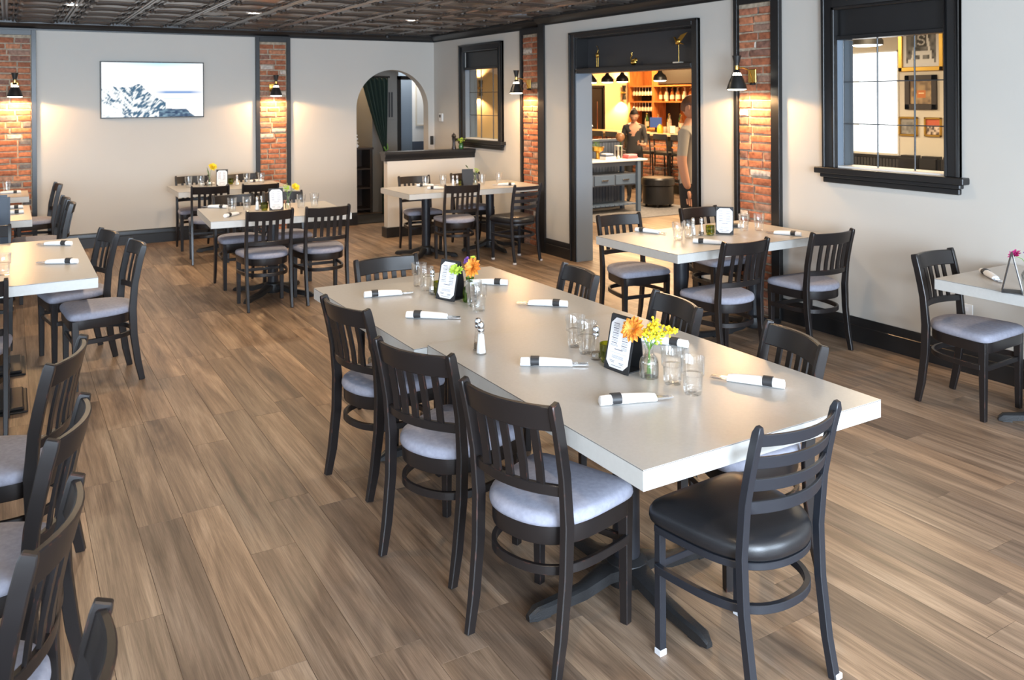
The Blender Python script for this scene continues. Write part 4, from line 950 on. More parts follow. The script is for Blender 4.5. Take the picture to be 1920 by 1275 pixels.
MB().box(-.30, -.27, -.2, .2, 0, 1.0).box(.17, .2, -.2, .2, 0, 1.0).build('side_panel', cab, r); MB().box(-.30, .2, .17, .2, 0, 1.0).build('back_panel', cab, r)
for z in (.05, .38, .68): MB().box(-.27, .17, -.19, .17, z, z+.025).build('shelf', cab, r)
MB().box(-.32, .22, -.22, .2, 1.0, 1.03).build('counter', cab, r)
r = empty('linen_pile', (4.62, 12.72, 1.031), 0, 'pile of white and pink folded linen on the brown cabinet', 'linen')
for k in range(4): MB().box(-.10+.01*k, .12-.008*k, -.1, .1, .055*k, .055*k+.05).build('folded_cloth', ['napkin', 'cream', 'napkin', 'card'][k], r, .018, 2)
tag(MB().box(4.28, 5.37, 11.48, 12.35, 0, .012).build('entrance_mat', 'darkrug'), 'black entrance mat on the floor inside the arch', 'mat')
light('foyer_fill_light', 'AREA', (4.6, 12.9, 2.68), 14, SOFTW, size=.5)  # unseen fill light added under the foyer ceiling, no fixture
light('foyer_fill_light', 'AREA', (5.75, 12.75, 2.68), 12, (1, .96, .9), size=.3)  # second added foyer fill, also without a lamp body

# ------------------------------------------------------------------ bar room beyond the right wall
wall_boxes('wall_bar_far', [(6.28, 11.14, 15.2, 15.35, 0, 3.0), (11.14, 11.46, 15.2, 15.35, 2.02, 3.0), (11.46, 12.6, 15.2, 15.35, 0, 3.0)], 'ochre')
wall_boxes('wall_bar_back', [(12.5, 12.65, 10.6, 15.3, 0, 3.0)], 'orangewood')
wall_boxes('wall_bar_side', [(10.45, 10.6, .9, 7.20, 0, 3.0), (10.45, 10.6, 7.90, 10.6, 0, 3.0), (10.45, 10.6, 7.20, 7.90, 0, 1.0), (10.45, 10.6, 7.20, 7.90, 2.40, 3.0), (10.6, 12.65, 10.5, 10.6, 0, 3.0)], 'cream')
wall_boxes('wall_bar_near', [(XR+t, 10.45, .9, 1.0, 0, 3.0)], 'cream')
S(MB().box(XR+t, 12.6, .9, 15.3, 2.95, 3.0).build('ceiling_bar', 'blackceil'))
r = empty('door_2', (11.30, 15.2, 0)); r['kind'] = 'structure'
MB().box(-.16, .16, .02, .06, 0, 2.02).build('door_leaf', 'shade', r); MB().box(-.20, -.15, -.02, .02, 0, 2.06).box(.15, .20, -.02, .02, 0, 2.06).box(-.20, .20, -.02, .02, 2.01, 2.06).build('door_frame', 'trim', r); MB().box(.0, .02, .012, .022, .4, 1.7).build('door_strip', 'steel', r)
r = empty('window_3', (10.45, 7.55, 1.0)); r['kind'] = 'structure'
MB().box(.12, .14, -.35, .35, 0, 1.40).build('pane', 'daylight', r)
MB().box(-.015, 0, -.37, -.35, -.02, 1.42).box(-.015, 0, .35, .37, -.02, 1.42).box(-.015, 0, -.37, .37, 1.40, 1.42).build('window_frame', 'whitewall', r)
# pictures on the cream wall
def framed(loc, wd, ht, fw, fm, fn, label, matw=0):
    r = empty('framed_picture', loc, -PI/2, label, 'picture', 'framed pictures seen through the near window')
    for b in ((-wd/2, -wd/2+fw, -ht/2, ht/2), (wd/2-fw, wd/2, -ht/2, ht/2), (-wd/2, wd/2, -ht/2, -ht/2+fw), (-wd/2, wd/2, ht/2-fw, ht/2)): MB().box(b[0], b[1], -.03, 0, b[2], b[3]).build('frame_side', fm, r, .006)
    a, c = wd-2*fw, ht-2*fw
    MB().box(-a/2, a/2, -.006, 0, -c/2, c/2).build('mount', 'card', r)
    o = picture('print', a-2*matw, c-2*matw, 40, 40, fn, PICM, r); o.location = (0, -.008, 0); return r
PICM = attr_mat('print_inks')
def tower(u, v):
    c = mixc((.02, .02, .02), (.30, .30, .30), vnoise(u*9, v*9, 8)); 
    if abs(u-(.18+.22*v)) < .04 or abs(u-(.86-.20*v)) < .04: c = (.85, .85, .85)
    if abs(v-.30) < .05 and .2 < u < .85: c = (.82, .82, .82)
    if abs(u-.52) < .05 and v < .35: c = (.8, .8, .8)
    if v < .12 and vnoise(u*7, 2, 3) > .45: c = (.85, .85, .85)
    if .34 < u < .68 and v > .48:
        c = (.05, .05, .05); x, y = (u-.51)/.11, (v-.70)/.15
        if (abs(x*x+(y-.5)**2*4-1) < .5 and not (x > 0 and y < .5)) and y > -.05: c = (.62, .62, .62)
        if (abs(x*x+(y+.5)**2*4-1) < .5 and not (x < 0 and y > -.5)) and y < .05: c = (.62, .62, .62)
    return c
def poster(u, v):
    c = mixc((.55, .38, .20), (.14, .09, .06), vnoise(u*8, v*8, 11))
    if .3 < u < .72 and .26 < v < .58: c = (.62, .20, .05)
    if .38 < u < .64 and .44 < v < .50: c = (.95, .75, .45)
    return c
framed((10.449, 6.85, 2.45), .645, .66, .06, 'gold', tower, 'gold-framed black and white photograph of a wooden tower', .05)
framed((10.449, 6.85, 1.838), .46, .46, .075, cab, poster, 'dark-framed brown print with an orange label', .0)
framed((10.449, 7.035, 1.38), .28, .26, .028, 'gold', lambda u, v: mixc((.38, .36, .33), (.18, .17, .16), vnoise(u*7, v*7, 21)), 'small faded grey print in thin gold frame')
framed((10.449, 6.68, 1.38), .245, .255, .028, 'gold', lambda u, v: (.62, .13, .06) if v > .58 else mixc((.80, .66, .55), (.08, .05, .04), 1.6*vnoise(u*8, v*8, 31)-.3), 'small red and cream print in gold frame')
r = empty('banquette', (10.20, 6.6, 0), 0, 'black tufted banquette below the framed pictures', 'bench')
MB().box(-.28, .24, -1.6, .5, .12, .46).build('seat', 'vinyl', r, .03, 2)
for k in range(7): MB().box(.06, .24, -1.6+k*.3, -1.31+k*.3, .46, 1.0).build('back_tuft', 'vinyl', r, .035, 2)
r = empty('wainscot_panel', (10.449, 7.9, 0), 0, 'dark beadboard wainscot below the bright window', 'wainscot')
MB().box(-.04, -.02, -.75, .75, 0, .96).build('panel', 'trim', r); MB().box(-.06, -.016, -.78, .78, .935, .975).build('cap_rail', 'trim', r, .004)
for k in range(30): MB().box(-.052, -.04, -.74+k*.05, -.702+k*.05, .1, .93).build('bead_board', 'dark_panel', r)
def pendant(x, y, z, R, label, hgt=.16, power=70):
    r = empty('pendant_lamp', (x, y, z), 0, label, 'pendant lamp', 'black dome pendant lamps in the bar')
    MB().lathe([(R, 0), (R*.99, hgt*.35), (R*.80, hgt*.62), (R*.42, hgt*.85), (R*.22, hgt*1.15), (R*.2, hgt*1.1), (R*.38, hgt*.82), (R*.76, hgt*.60), (R*.94, hgt*.34), (R*.96, 0)], 28, cap0=False, cap1=False).build('dome_shade', 'shade', r)
    MB().lathe([(R*.95, .002), (R*.7, -.012), (.001, -.016)], 24, cap0=False, cap1=False).build('lit_diffuser', 'slot', r)
    MB().tube([(0, 0, hgt), (0, 0, 2.949-z)], .006, 6).build('cord', 'shade', r)
    l = light('pendant_light', 'SPOT', (0, 0, -.025), power, (1, .70, .40), spot_size=math.radians(160), spot_blend=.3, shadow_soft_size=.08); l.parent = r
pendant(8.2, 6.03, 2.36, .175, 'wide black pendant lamp seen through the near window', .15, 40)
for y, lab in ((12.97, 'leftmost'), (12.46, 'second from left'), (12.02, 'third from left'), (11.0, 'rightmost')): pendant(9.5, y, 2.075, .115, 'black dome pendant lamp in the bar, %s of four' % lab, .15)
def upsconce(x, z, label, power=45):
    r = empty('double_wall_lamp', (x, 15.195, z), 0, label, 'wall lamp', 'double cone wall lamps in the bar')
    MB().lathe([(.05, .02), (.028, .05), (.05, .16), (.045, .155)], 18, (0, -.10, 0), cap0=False, cap1=False).build('upper_cone', 'shade', r); MB().lathe([(.05, -.02), (.028, -.05), (.05, -.16), (.045, -.155)], 18, (0, -.10, 0), cap0=False, cap1=False).build('lower_cone', 'shade', r)
    MB().lathe([(.03, -.03), (.03, .03)], 14, (0, -.10, 0)).build('band', 'brass', r); MB().box(-.025, .025, -.10, 0, -.02, .02).build('bracket', 'brass', r)
    for s in (1, -1):
        l = light('double_lamp_light', 'SPOT', (0, -.10, s*.165), power, WARM, (PI if s > 0 else 0, 0, 0), spot_size=math.radians(120), spot_blend=.5, shadow_soft_size=.03); l.parent = r
upsconce(8.28, 2.0, 'double cone wall lamp seen through the far side window'); upsconce(11.98, 1.90, 'double cone wall lamp left of the bar shelves')

# bar counter with brick front
r = empty('bar_counter', (10.6, 12.7, 0), 0, 'long bar counter with pale top and brick front', 'bar')
MB().box(-.08, .50, -2.0, 2.45, 1.055, 1.10).build('counter_top', 'counter', r, .006); MB().box(.06, .40, -2.0, 2.45, 0, 1.055).build('bar_body', 'mortar', r)
for k in range(11):
    for j in range(18):
        o = link('brick', BM[.215][(k*3+j) % 4], 'brick', r); o.location = (.062, -1.9+j*.212+(k % 2)*.1, .20+k*CH*1.06); o.rotation_euler = (0, 0, -PI/2)
MB().box(.02, .06, -2.0, 2.45, 0, .15).build('kick_board', 'trim', r)
for j in range(4): MB().box(.03, .065, -1.98+j*1.3, -1.90+j*1.3, .1, 1.055).build('bar_post', 'trim', r)
MB().tube([(-.05, -2.0, .24), (-.05, 2.4, .24)], .02, 8).build('foot_rail', 'metal_black', r)
def stool():
    r = empty('bar_stool', cat='stool')
    for a in (-.17, .17):
        MB().tube([(a, -.19, 0), (a, -.17, .75), (a, -.20, 1.12)], .014, 8).build('rear_post', 'metal_black', r); MB().tube([(a, .19, 0), (a, .16, .76)], .014, 8).build('front_leg', 'metal_black', r)
    for z in (.28, .52):
        MB().tube([(-.17, .18, z), (.17, .18, z)], .009, 6).tube([(-.17, -.18, z), (.17, -.18, z)], .009, 6).build('crossbar', 'metal_black', r)
    MB().box(-.19, .19, -.19, .19, .75, .80).build('seat', 'vinyl', r, .015, 2); MB().sweep([(-.17, -.20, 1.08), (0, -.225, 1.08), (.17, -.20, 1.08)], [(-.01, -.05), (.01, -.05), (.01, .05), (-.01, .05)]).build('back_rail', 'metal_black', r); MB().sweep([(-.17, -.185, .90), (0, -.20, .90), (.17, -.185, .90)], [(-.008, -.015), (.008, -.015), (.008, .015), (-.008, .015)]).build('back_rail', 'orangewood', r)
    return r
st = stool()
for i, (y, lab) in enumerate(((11.2, 'nearest the man'), (11.67, 'second from the man'), (12.14, 'right of the woman'), (13.1, 'left of the woman'), (13.56, 'at the far end by the door'))): place(st, i, (10.27, y, 0), -PI/2, 'black bar stool at the brick bar, '+lab, 'bar stools', 'stool')
# back bar shelving
r = empty('back_bar_shelf', (12.28, 13.9, 0), 0, 'orange wood bar shelving full of glasses and bottles', 'shelf')
for y in (1.17, .35, -1.0, -1.9): MB().box(-.18, .2, y-.025, y+.025, 0, 2.5).build('upright', 'orangewood', r)
for z in (1.675, 2.02, .95):
    MB().box(-.18, .2, .375, 1.145, z, z+.03).build('shelf', 'orangewood', r); MB().box(-.18, .2, -.975, .325, z, z+.03).build('shelf', 'orangewood', r); MB().box(-.18, .2, -1.875, -1.025, z, z+.03).build('shelf', 'orangewood', r)
MB().box(.17, .2, -.10, .325, .95, 2.0).build('dark_back', 'blackceil', r); MB().box(.17, .2, .85, 1.145, .95, 2.0).build('dark_back', 'blackceil', r)
MB().box(-.05, .2, -1.4, .32, 2.08, 2.9).build('dark_bulkhead', 'blackceil', r)
def wineglass():
    r = empty('wine_glass', cat='glass')
    MB().lathe([(.032, 0), (.03, -.003), (.004, -.008), (.004, -.085), (.022, -.10), (.036, -.13), (.034, -.175), (.030, -.19)], 12, cap1=False).build('glass_bowl', mat('frosty_glass', (.70, .62, .50), .1, spec=.9), r); return r
wg = wineglass(); k = 0
for z, lab in ((2.018, 'upper'), (1.673, 'lower')):
    for j in range(7):
        for x in (12.16, 12.32): place(wg, k, (x, 14.36+j*.10, z), 0, 'wine glass hanging upside down from the %s bar rack' % lab, 'wine glasses on the %s bar rack' % lab, 'glass'); k += 1
def bottle(m, h, R):
    r = empty('bottle', cat='bottle'); MB().lathe([(R, 0), (R, h*.58), (R*.85, h*.66), (R*.34, h*.76), (R*.32, h*.95)], 12).build('bottle_body', m, r); MB().lathe([(R*.36, h*.95), (R*.36, h)], 10).build('cap', 'gold', r); MB().lathe([(R*1.02, h*.15), (R*1.02, h*.45)], 12, cap0=False, cap1=False).build('paper_label', 'label', r); return r
bts = [bottle('amber', .30, .038), bottle('greenb', .32, .036), bottle('clearb', .29, .040), bottle('redb', .27, .034)]; bf = [0]*4
BN = ['amber', 'green', 'pale', 'red']; rb = random.Random(5)
def putb(k, x, y, z, lab, g): place(bts[k], bf[k], (x, y, z), 0, lab % BN[k], g, 'bottle'); bf[k] = 1
for j in range(13): putb((0, 2, 0, 3, 2, 0)[j % 6], 12.22+.05*(j % 2), 12.98+j*.095, 1.706, '%s bottle on the middle shelf behind the bar', 'bottles on the bar shelf')
for j in range(15): putb((1, 0, 2, 0, 3, 1, 2)[j % 7], 11.62+.09*(j % 3), 12.45+j*.118, 1.135, '%s bottle crowded behind the bar counter', 'bottles behind the counter')
tag(MB().box(11.5, 11.95, 12.2, 14.5, 0, 1.13).build('bottle_cabinet', 'orangewood', None, .01), 'low wooden cabinet carrying bottles behind the counter', 'cabinet')
cup = empty('drink_glass', cat='glass'); MB().lathe([(.03, 0), (.036, .12), (.033, .12), (.028, .01)], 14, cap1=False).build('glass_body', 'clearb', cup)
for j, yy in enumerate([11.80+.12*q for q in range(16) if abs(11.80+.12*q-12.93) > .17]): place(cup, j, (10.94, yy+.02*(j % 2), 1.101), 0, 'small glass lined up on the bar counter', 'glasses on the bar counter', 'glass')
r = empty('juice_jug', (10.75, 12.45, 1.101), 0, 'yellow juice jug on the bar counter', 'jug'); MB().lathe([(.055, 0), (.062, .05), (.055, .12), (.04, .15)], 18).build('jug_body', 'yellow', r); MB().lathe([(.03, .15), (.025, .17)], 12).build('lid', 'yellow', r)
r = empty('counter_sign', (10.74, 12.08, 1.101), -PI/2, 'cream card sign standing on the bar counter', 'sign'); MB().box(-.07, .07, -.005, .005, 0, .15).build('card', 'label', r); MB().box(-.05, .05, -.03, .03, 0, .008).build('foot', 'trim', r)
r = empty('till_screen', (11.045, 12.92, 1.101), -PI/2+.3, 'dark blue till screen on the bar counter', 'till'); MB().box(-.13, .13, -.015, .015, .09, .29).build('display', 'screen', r, .004); MB().box(-.03, .03, .01, .05, 0, .18).build('stand', 'trim', r); MB().box(-.09, .09, -.06, .07, 0, .01).build('foot', 'trim', r)

# console table, divider, ottoman, rug
tag(MB().box(7.2, 9.5, 9.75, 11.1, 0, .010).build('area_rug', 'rug'), 'grey woven rug under the blue console', 'rug')
r = empty('console_table', (7.85, 10.55, .0105), 0, 'slate blue console with white top, drawers and lower shelf', 'console table')
MB().box(-.72, .78, -.26, .24, .79, .82).build('table_top', 'whitewall', r, .006)
for a in (-.66, .62):
    for b in (-.215, .19): MB().box(a-.03, a+.03, b-.03, b+.03, 0, .79).build('leg', 'cabinet_blue', r, .003)
MB().box(-.66, .62, -.20, .18, .72, .79).build('apron', 'slate', r); MB().box(-.66, .62, -.19, .18, .42, .60).build('drawer_box', 'slate', r)
for k in range(3):
    d = MB().box(-.62+k*.405, -.24+k*.405, -.205, -.19, .435, .585).build('drawer', 'cabinet_blue', r, .004); MB().box(-.49+k*.405, -.37+k*.405, -.225, -.205, .50, .52).build('handle', 'steel', d, .003)
for k in range(14): MB().box(-.64+k*.09, -.56+k*.09, -.20, .18, .11, .13).build('shelf_slat', 'cabinet_blue', r)
r = empty('beadboard_divider', (7.9, 10.98, .0105), 0, 'slate blue beadboard divider behind the console', 'divider')
MB().box(-.75, .70, -.015, .04, 0, 1.07).build('panel', 'slate', r); MB().box(-.78, .73, -.05, .06, 1.07, 1.11).build('cap', 'slate', r, .004)
for k in range(24): MB().box(-.74+k*.06, -.69+k*.06, -.025, -.015, .05, 1.05).build('bead_board', 'slate', r)
ct = .831
def book(x, y, z, a, b, h, m, label): return tag(MB().box(x-a, x+a, y-b, y+b, z, z+h).build('book', m, None, .003), label, 'book', 'books on the console')
book(7.97, 10.45, ct, .10, .08, .05, 'card', 'thick white book at the bottom of the console stack'); book(7.96, 10.45, ct+.051, .085, .075, .025, 'paper_blue', 'dark blue book in the middle of the console stack'); book(7.95, 10.45, ct+.077, .07, .07, .02, 'card', 'thin white book on top of the console stack')
book(8.42, 10.48, ct, .10, .08, .035, 'paper_red', 'red book lying right of the hourglass'); book(8.43, 10.48, ct+.036, .085, .07, .03, mat('pink_cover', (.80, .35, .38), .6), 'pink book on top of the red book')
r = empty('gold_bowl', (7.93, 10.66, ct), 0, 'gold footed bowl with green plant on the console', 'bowl'); MB().lathe([(.05, 0), (.03, .02), (.03, .10), (.09, .13), (.10, .19), (.095, .19), (.08, .13)], 20, cap1=False).build('bowl_body', 'gold', r)
mb = MB(); spray(mb, [(-.05, 0, .22), (-.03, 0, .25), (.02, 0, .21)], 20, .03, 61); mb.build('foliage', 'stem', r)
r = empty('orchid', (7.66, 10.60, ct), 0, 'white orchid beside the doorway jamb on the console', 'plant'); MB().lathe([(.04, 0), (.05, .09)], 14).build('pot', 'whitewall', r); MB().tube([(0, 0, .08), (.02, 0, .3), (.06, 0, .52)], .005, 6).build('stem', 'stem', r); mb = flower(MB(), (.06, -.01, .54), .07, 5, 2, (1.2, 0, .2), seed=41); mb.build('orchid_bloom', 'card', r)
r = empty('hourglass', (8.18, 10.46, ct), 0, 'hourglass in pale frame on the console', 'hourglass'); MB().box(-.045, .045, -.045, .045, 0, .014).build('frame_plate', 'cream', r); MB().box(-.045, .045, -.045, .045, .20, .214).build('frame_plate', 'cream', r)
MB().lathe([(.032, .014), (.034, .05), (.006, .107), (.034, .165), (.032, .20)], 16).build('glass_bulb', 'pane', r); MB().lathe([(.028, .016), (.020, .045), (.002, .06)], 12).build('sand', 'salt', r)
for a in (-.038, .038):
    for b in (-.038, .038): MB().tube([(a, b, .014), (a, b, .20)], .005, 6).build('pillar', 'cream', r)
r = empty('potted_globe', (8.40, 10.68, ct), 0, 'dark pot with a stem carrying a brown ball bloom', 'plant'); MB().lathe([(.065, 0), (.08, .12), (.07, .12)], 18).build('pot', cab, r); MB().tube([(0, 0, .11), (-.01, 0, .25)], .01, 6).build('stem', 'greenb', r); MB().blob((-.01, 0, .33), .075, 14, 9).build('ball_bloom', mat('brown_ball', (.26, .12, .05), .4, var=.4, scale=40), r)
r = empty('ottoman', (9.12, 10.62, .0105), 0, 'round black leather ottoman beside the console', 'ottoman'); MB().lathe([(.25, .05), (.255, .07), (.255, .34)], 36).build('body', 'vinyl', r); MB().lathe([(.255, .345), (.272, .36), (.272, .45), (.255, .475), (.001, .485)], 36).build('lid', 'vinyl', r)
for k in range(4): a = PI/4+k*PI/2; MB().lathe([(.02, 0), (.025, .05)], 10, (.19*math.cos(a), .19*math.sin(a), 0)).build('foot', 'wood', r)
# birds on the shelf over the doorway
def bird_base(x, y, label): return empty('bird_figurine', (x, y, 2.1125), 0, label, 'figurine', 'brass bird figurines over the doorway')
r = bird_base(5.40, 7.255, 'tall brass crane figurine at far end of the niche'); MB().lathe([(.03, 0), (.02, .012)], 14).build('foot', 'brass', r)
for a in (-.012, .012): MB().tube([(0, a, .01), (0, a*1.3, .11)], .004, 6).build('leg', 'brass', r)
MB().blob((0, 0, .135), (.016, .028, .03), 10, 7).tube([(0, 0, .15), (0, -.018, .19), (0, -.006, .225), (0, .012, .235)], .006, 7, scales=[1.4, 1, .9, .7]).build('body', 'brass', r)
r = bird_base(5.40, 6.66, 'small brass swan figurine in the middle of the niche'); MB().blob((0, -.01, .035), (.022, .045, .03), 12, 8).blob((0, -.04, .055), (.012, .03, .025), 8, 6).tube([(0, .02, .04), (0, .035, .075), (0, .018, .105), (0, .02, .128), (0, .038, .132)], .007, 8, scales=[1.5, 1, .9, 1, .5]).build('body', 'brass', r)
r = bird_base(5.40, 5.985, 'brass bird with raised wing on a rod at near end of the niche'); MB().box(-.03, .03, -.03, .05, 0, .014).build('base_block', 'cream', r); MB().tube([(0, 0, .01), (0, 0, .19)], .003, 6).build('rod', 'brass', r)
MB().blob((0, .01, .20), (.018, .035, .026), 12, 8, Matrix.Rotation(-.5, 3, 'X')).tube([(0, .03, .21), (0, .055, .245), (0, .075, .25)], .009, 8, scales=[1.5, 1, .2]).tube([(0, -.02, .19), (0, -.07, .175)], .008, 6, scales=[1, .4]).build('body', 'gold', r)
MB().add([(0, .03, .215), (-.004, -.03, .20), (.004, -.115, .285), (0, -.03, .265), (.012, .0, .225)], [(0, 1, 2, 3), (0, 4, 1), (4, 2, 1), (0, 3, 4), (3, 2, 4)]).build('wing', 'gold', r)

# ------------------------------------------------------------------ people in the bar
def skin_part(verts, edges, root, sub=2):
    me = bpy.data.meshes.new('sk'); me.from_pydata([v[:3] for v in verts], edges, []); o = bpy.data.objects.new('sk', me); col.objects.link(o)
    md = o.modifiers.new('s', 'SKIN'); md.use_smooth_shade = True
    if not me.skin_vertices: bpy.context.view_layer.update()
    sv = me.skin_vertices[0].data if me.skin_vertices else None
    if sv:
        for i, v in enumerate(verts): sv[i].radius = (v[3], v[4] if len(v) > 4 else v[3]); sv[i].use_root = (i == root)
    s = o.modifiers.new('u', 'SUBSURF'); s.levels = sub; s.render_levels = sub
    dg = bpy.context.evaluated_depsgraph_get(); dg.update(); ev = o.evaluated_get(dg).to_mesh()
    vs = [tuple(v.co) for v in ev.vertices]; fs = [tuple(p.vertices) for p in ev.polygons]; o.evaluated_get(dg).to_mesh_clear()
    bpy.data.objects.remove(o); return vs, fs
def add_head(mb, c, s, yaw=0, pitch=0):
    # face looks to +y; eyes at half height
    mt = Matrix.Translation(c) @ Matrix.Rotation(yaw, 4, 'Z') @ Matrix.Rotation(-pitch, 4, 'X') @ Matrix.Diagonal((s, s, s, 1)); n, m = 20, 16; vs = []
    for i in range(m+1):
        th = PI*i/m; z = math.cos(th)*.118
        for j in range(n):
            a = 2*PI*j/n; x = .076*math.sin(th)*math.cos(a); y = .096*math.sin(th)*math.sin(a)
            if z < -.02: k = 1+(z+.02)*2.4; x *= k; y = y*k+(.018 if y > 0 else .006)*(-z-.02)*8
            f = max(0, math.sin(a))**14*math.sin(th)
            y += f*(.026*math.exp(-((z+.022)/.020)**2)+.010*math.exp(-((z-.012)/.02)**2)+.010*math.exp(-((z+.058)/.012)**2)+.012*math.exp(-((z+.095)/.015)**2))
            vs.append(mt @ Vector((x, y, z)))
    mb.add(vs, [(i*n+j, (i+1)*n+j, (i+1)*n+(j+1) % n, i*n+(j+1) % n) for i in range(m) for j in range(n)], True)
    for q in (-1, 1): mb.blob(mt @ Vector((q*.078*1, -.005, -.005)), (.010*s, .018*s, .030*s), 8, 6, mt.to_3x3().normalized())
    return mt
def person(loc, rz, joints, edges, root, skinrule, mats, headc, hs, hy, hp, label):
    p = empty('person', loc, rz, label, 'person')
    vs, fs = skin_part(joints, edges, root)
    mb = MB(); mb.add(vs, fs, True); k0 = len(mb.f); mt = add_head(mb, headc, hs, hy, hp)
    return p, mb, mt, k0
def finish(p, mb, rule, mats):
    me = mb.mesh('body', smooth_all=True)
    for m in mats: me.materials.append(M[m])
    for f in me.polygons: f.material_index = rule(f.center)
    return link('body', me, None, p)
def fingers(mb, wrist, d, side, s=1.0, curl=.5):
    # palm and five fingers; d: direction the hand points, side: towards the thumb
    d = Vector(d).normalized(); th = Vector(side).normalized(); nrm = d.cross(th).normalized(); w_ = Vector(wrist)
    vs, fs = skin_part([(*w_, .026*s, .02*s), (*(w_+d*.045*s), .036*s, .017*s), (*(w_+d*.085*s), .038*s, .015*s)], [(0, 1), (1, 2)], 0, 2); mb.add(vs, fs, True)
    for k, (off, ln) in enumerate(((.028, .072), (.010, .080), (-.009, .074), (-.027, .058))):
        a = w_+d*.078*s+th*off*s; b = a+d*ln*.42*s+nrm*.006*s; c = b+(d*(1-curl*.4)+nrm*curl*.6).normalized()*ln*.33*s; e = c+(d*(1-curl)+nrm*curl).normalized()*ln*.28*s
        vs, fs = skin_part([(*a, .0095*s), (*b, .0090*s), (*c, .0080*s), (*e, .0065*s)], [(0, 1), (1, 2), (2, 3)], 0, 1); mb.add(vs, fs, True)
    a = w_+d*.030*s+th*.025*s; b = a+(d*.7+th*.7).normalized()*.035*s; c = b+(d*.95+th*.25).normalized()*.030*s
    vs, fs = skin_part([(*a, .012*s), (*b, .0105*s), (*c, .008*s)], [(0, 1), (1, 2)], 0, 1); mb.add(vs, fs, True)
def hairmesh(mt, cut, R=1.07, bun=None):
    mb = MB(); n, m = 24, 14; vs = []
    for i in range(m+1):
        th = PI*.72*i/m; 
        for j in range(n):
            a = 2*PI*j/n; z = math.cos(th)*.118; x = .076*math.sin(th)*math.cos(a); y = .096*math.sin(th)*math.sin(a)
            lim = cut(math.sin(a)); z2 = max(z, lim); k = R*(1+.015*math.sin(9*a))
            if z < lim: k = .985
            vs.append(mt @ Vector((x*k, y*k-.004, z2*1.05+.004 if z >= lim else z2)))
    mb.add(vs, [(i*n+j, (i+1)*n+j, (i+1)*n+(j+1) % n, i*n+(j+1) % n) for i in range(m) for j in range(n)], True)
    if bun: mb.blob(mt @ Vector(bun), .042, 12, 8)
    return mb
def skel(h, arms):
    k = h/1.75; J = [(0, 0, .96*k, .15*k, .105*k), (0, .0, 1.10*k, .135*k, .095*k), (0, -.005, 1.27*k, .155*k, .11*k), (0, -.01, 1.40*k, .125*k, .085*k), (0, .0, 1.475*k, .052*k), (0, .015, 1.55*k, .05*k)]
    E_ = [(0, 1), (1, 2), (2, 3), (3, 4), (4, 5)]
    for s in (-1, 1):
        b = len(J); J += [(s*.165*k, -.005, 1.395*k, .062*k)]+[(x*k, y*k, z*k, r_*k) for x, y, z, r_ in arms[s]]; E_ += [(3, b)]+[(b+i, b+i+1) for i in range(len(arms[s]))]
        b = len(J); J += [(s*.095*k, 0, .86*k, .092*k), (s*.10*k, .01, .50*k, .062*k), (s*.10*k, -.02, .30*k, .058*k), (s*.10*k, -.02, .07*k, .038*k), (s*.115*k, .09, .035*k, .035*k), (s*.12*k, .15, .03*k, .025*k)]; E_ += [(0, b)]+[(b+i, b+i+1) for i in range(5)]
    return J, E_, k
# woman behind the console, looking down at her hands
A = {-1: [(-.22, .05, 1.15, .046), (-.20, .20, 1.06, .036), (-.10, .32, 1.09, .028)], 1: [(.23, .02, 1.14, .046), (.24, .14, .98, .036), (.20, .22, .92, .028)]}
J, E_, k = skel(1.60, A)
p, mb, mt, k0 = person((9.30, 11.45, 0), math.radians(140), J, E_, 0, None, None, (0, .045, 1.475), .96, 0, .45, 'woman in dark v-neck top and glasses standing by the bar')
fingers(mb, (-.095, .30, 1.0), (.3, 1, .2), (0, .2, 1), .95, .7); fingers(mb, (.185, .205, .835), (-.2, 1, -.4), (-1, 0, .2), .95, .6)
def rule_w(c):
    x, y, z = c
    if z < .90*k and abs(x) < .3 and y < .3: return 2
    if z > 1.375*k and abs(x) < .085: return 0
    if y > .055 and z > 1.22*k and abs(x) < (z-1.22*k)*.62 and z < 1.5*k: return 0
    if y > .17 and (abs(x) > .06): return 0
    return 1 if z < 1.46*k else 0
finish(p, mb, rule_w, ['skin', 'shirt_dark', 'trouser'])
hairmesh(mt, lambda s: .055 if s > .35 else (-.02 if s > -.2 else -.07), bun=(0, -.085, .075)).build('hair', 'hair', p)
mb = MB()
for q in (-1, 1): mb.tube([mt @ Vector((q*.032+.022*math.cos(2*PI*i/14), .100, .002+.017*math.sin(2*PI*i/14))) for i in range(14)], .0022, 5, closed=True); mb.tube([mt @ Vector((q*.055, .098, .004)), mt @ Vector((q*.079, -.005, .004))], .002, 5)
mb.build('glasses', 'shade', p)
mb = MB()
for q in (-1, 1): mb.blob(mt @ Vector((q*.030, .088, .003)), (.011, .008, .006), 8, 6)
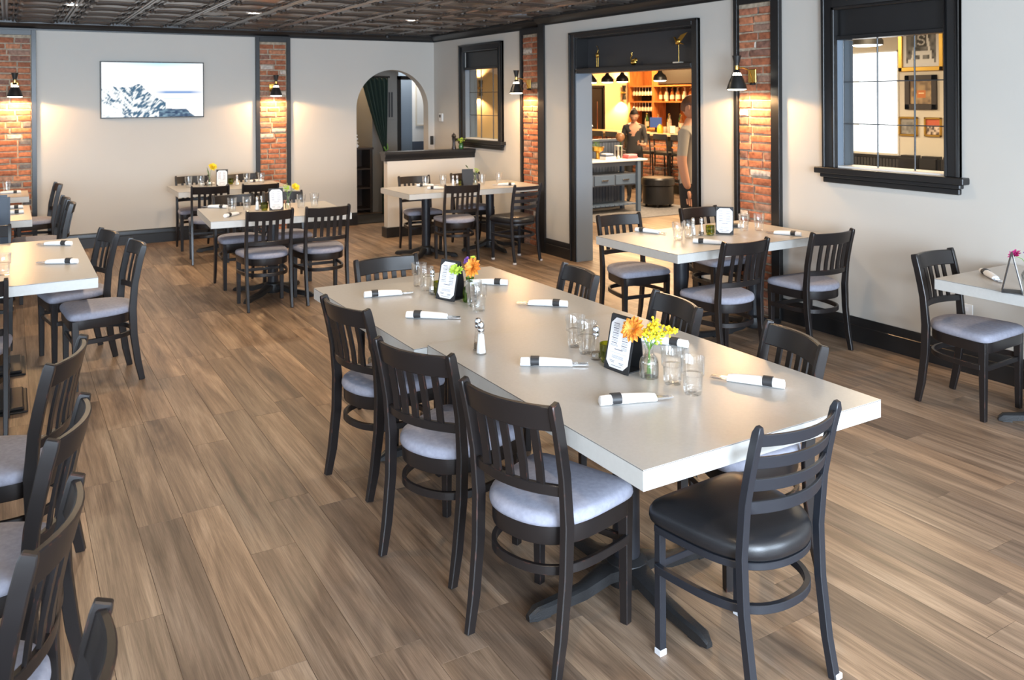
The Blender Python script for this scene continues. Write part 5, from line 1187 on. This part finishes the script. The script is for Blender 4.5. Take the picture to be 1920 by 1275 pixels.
mb.build('eyes', 'hair', p); MB().blob(mt @ Vector((0, .094, -.055)), (.022, .009, .006), 10, 6).build('mouth', mat('lips', (.42, .12, .10), .5), p)
# man half hidden by the door casing, side on
A = {-1: [(-.225, -.02, 1.12, .050), (-.235, .03, .90, .040), (-.235, .05, .84, .030)], 1: [(.225, -.02, 1.12, .052), (.235, .03, .90, .042), (.235, .055, .84, .030)]}
J, E_, k = skel(1.80, A)
p, mb, mt, k0 = person((6.045, 6.55, 0), math.radians(-147), J, E_, 0, None, None, (0, .02, 1.690), 1.0, 0, .1, 'man in taupe t-shirt half hidden behind the doorway casing')
for s in (-1, 1): fingers(mb, (s*.242, .055, .855), (0, .12, -1), (-s*.25, 1, 0), 1.05, .45)
def rule_m(c):
    x, y, z = c
    if z < .93 and abs(x) < .215: return 2
    if abs(x) > .175 and z < 1.20: return 0
    return 1 if z < 1.50 else 0
finish(p, mb, rule_m, ['skin', 'shirt_taupe', 'trouser'])
hairmesh(mt, lambda s: .06 if s > .4 else (.015 if s > -.3 else -.05), R=1.05).build('hair', 'hair2', p)
mb = MB()
for q in (-1, 1): mb.blob(mt @ Vector((q*.030, .088, .003)), (.011, .008, .006), 8, 6)
mb.build('eyes', 'hair', p); MB().blob(mt @ Vector((0, .094, -.055)), (.022, .009, .006), 10, 6).build('mouth', bpy.data.materials['lips'], p)
light('bar_fill_light', 'AREA', (8.2, 9.0, 2.9), 130, SOFTW, size=1.2)  # area light added to brighten the bar room, no lamp at this spot
light('bar_fill_light', 'AREA', (7.4, 5.2, 2.9), 120, SOFTW, size=1.2)  # another added bar fill, hanging free below the black ceiling
light('bar_shelf_fill', 'AREA', (11.6, 13.7, 2.85), 110, WARM, size=.8)  # warm fill added above the back bar, no fixture behind it

r = empty('wall_phone', (5.437, YB-.0005, 1.17), 0, 'small black box on the back wall right of the arch', 'wall box')
MB().box(-.022, .022, -.03, 0, -.065, .065).build('housing', 'shade', r, .004); MB().box(-.012, .012, -.033, -.03, .01, .045).build('face_plate', 'dark_panel', r)
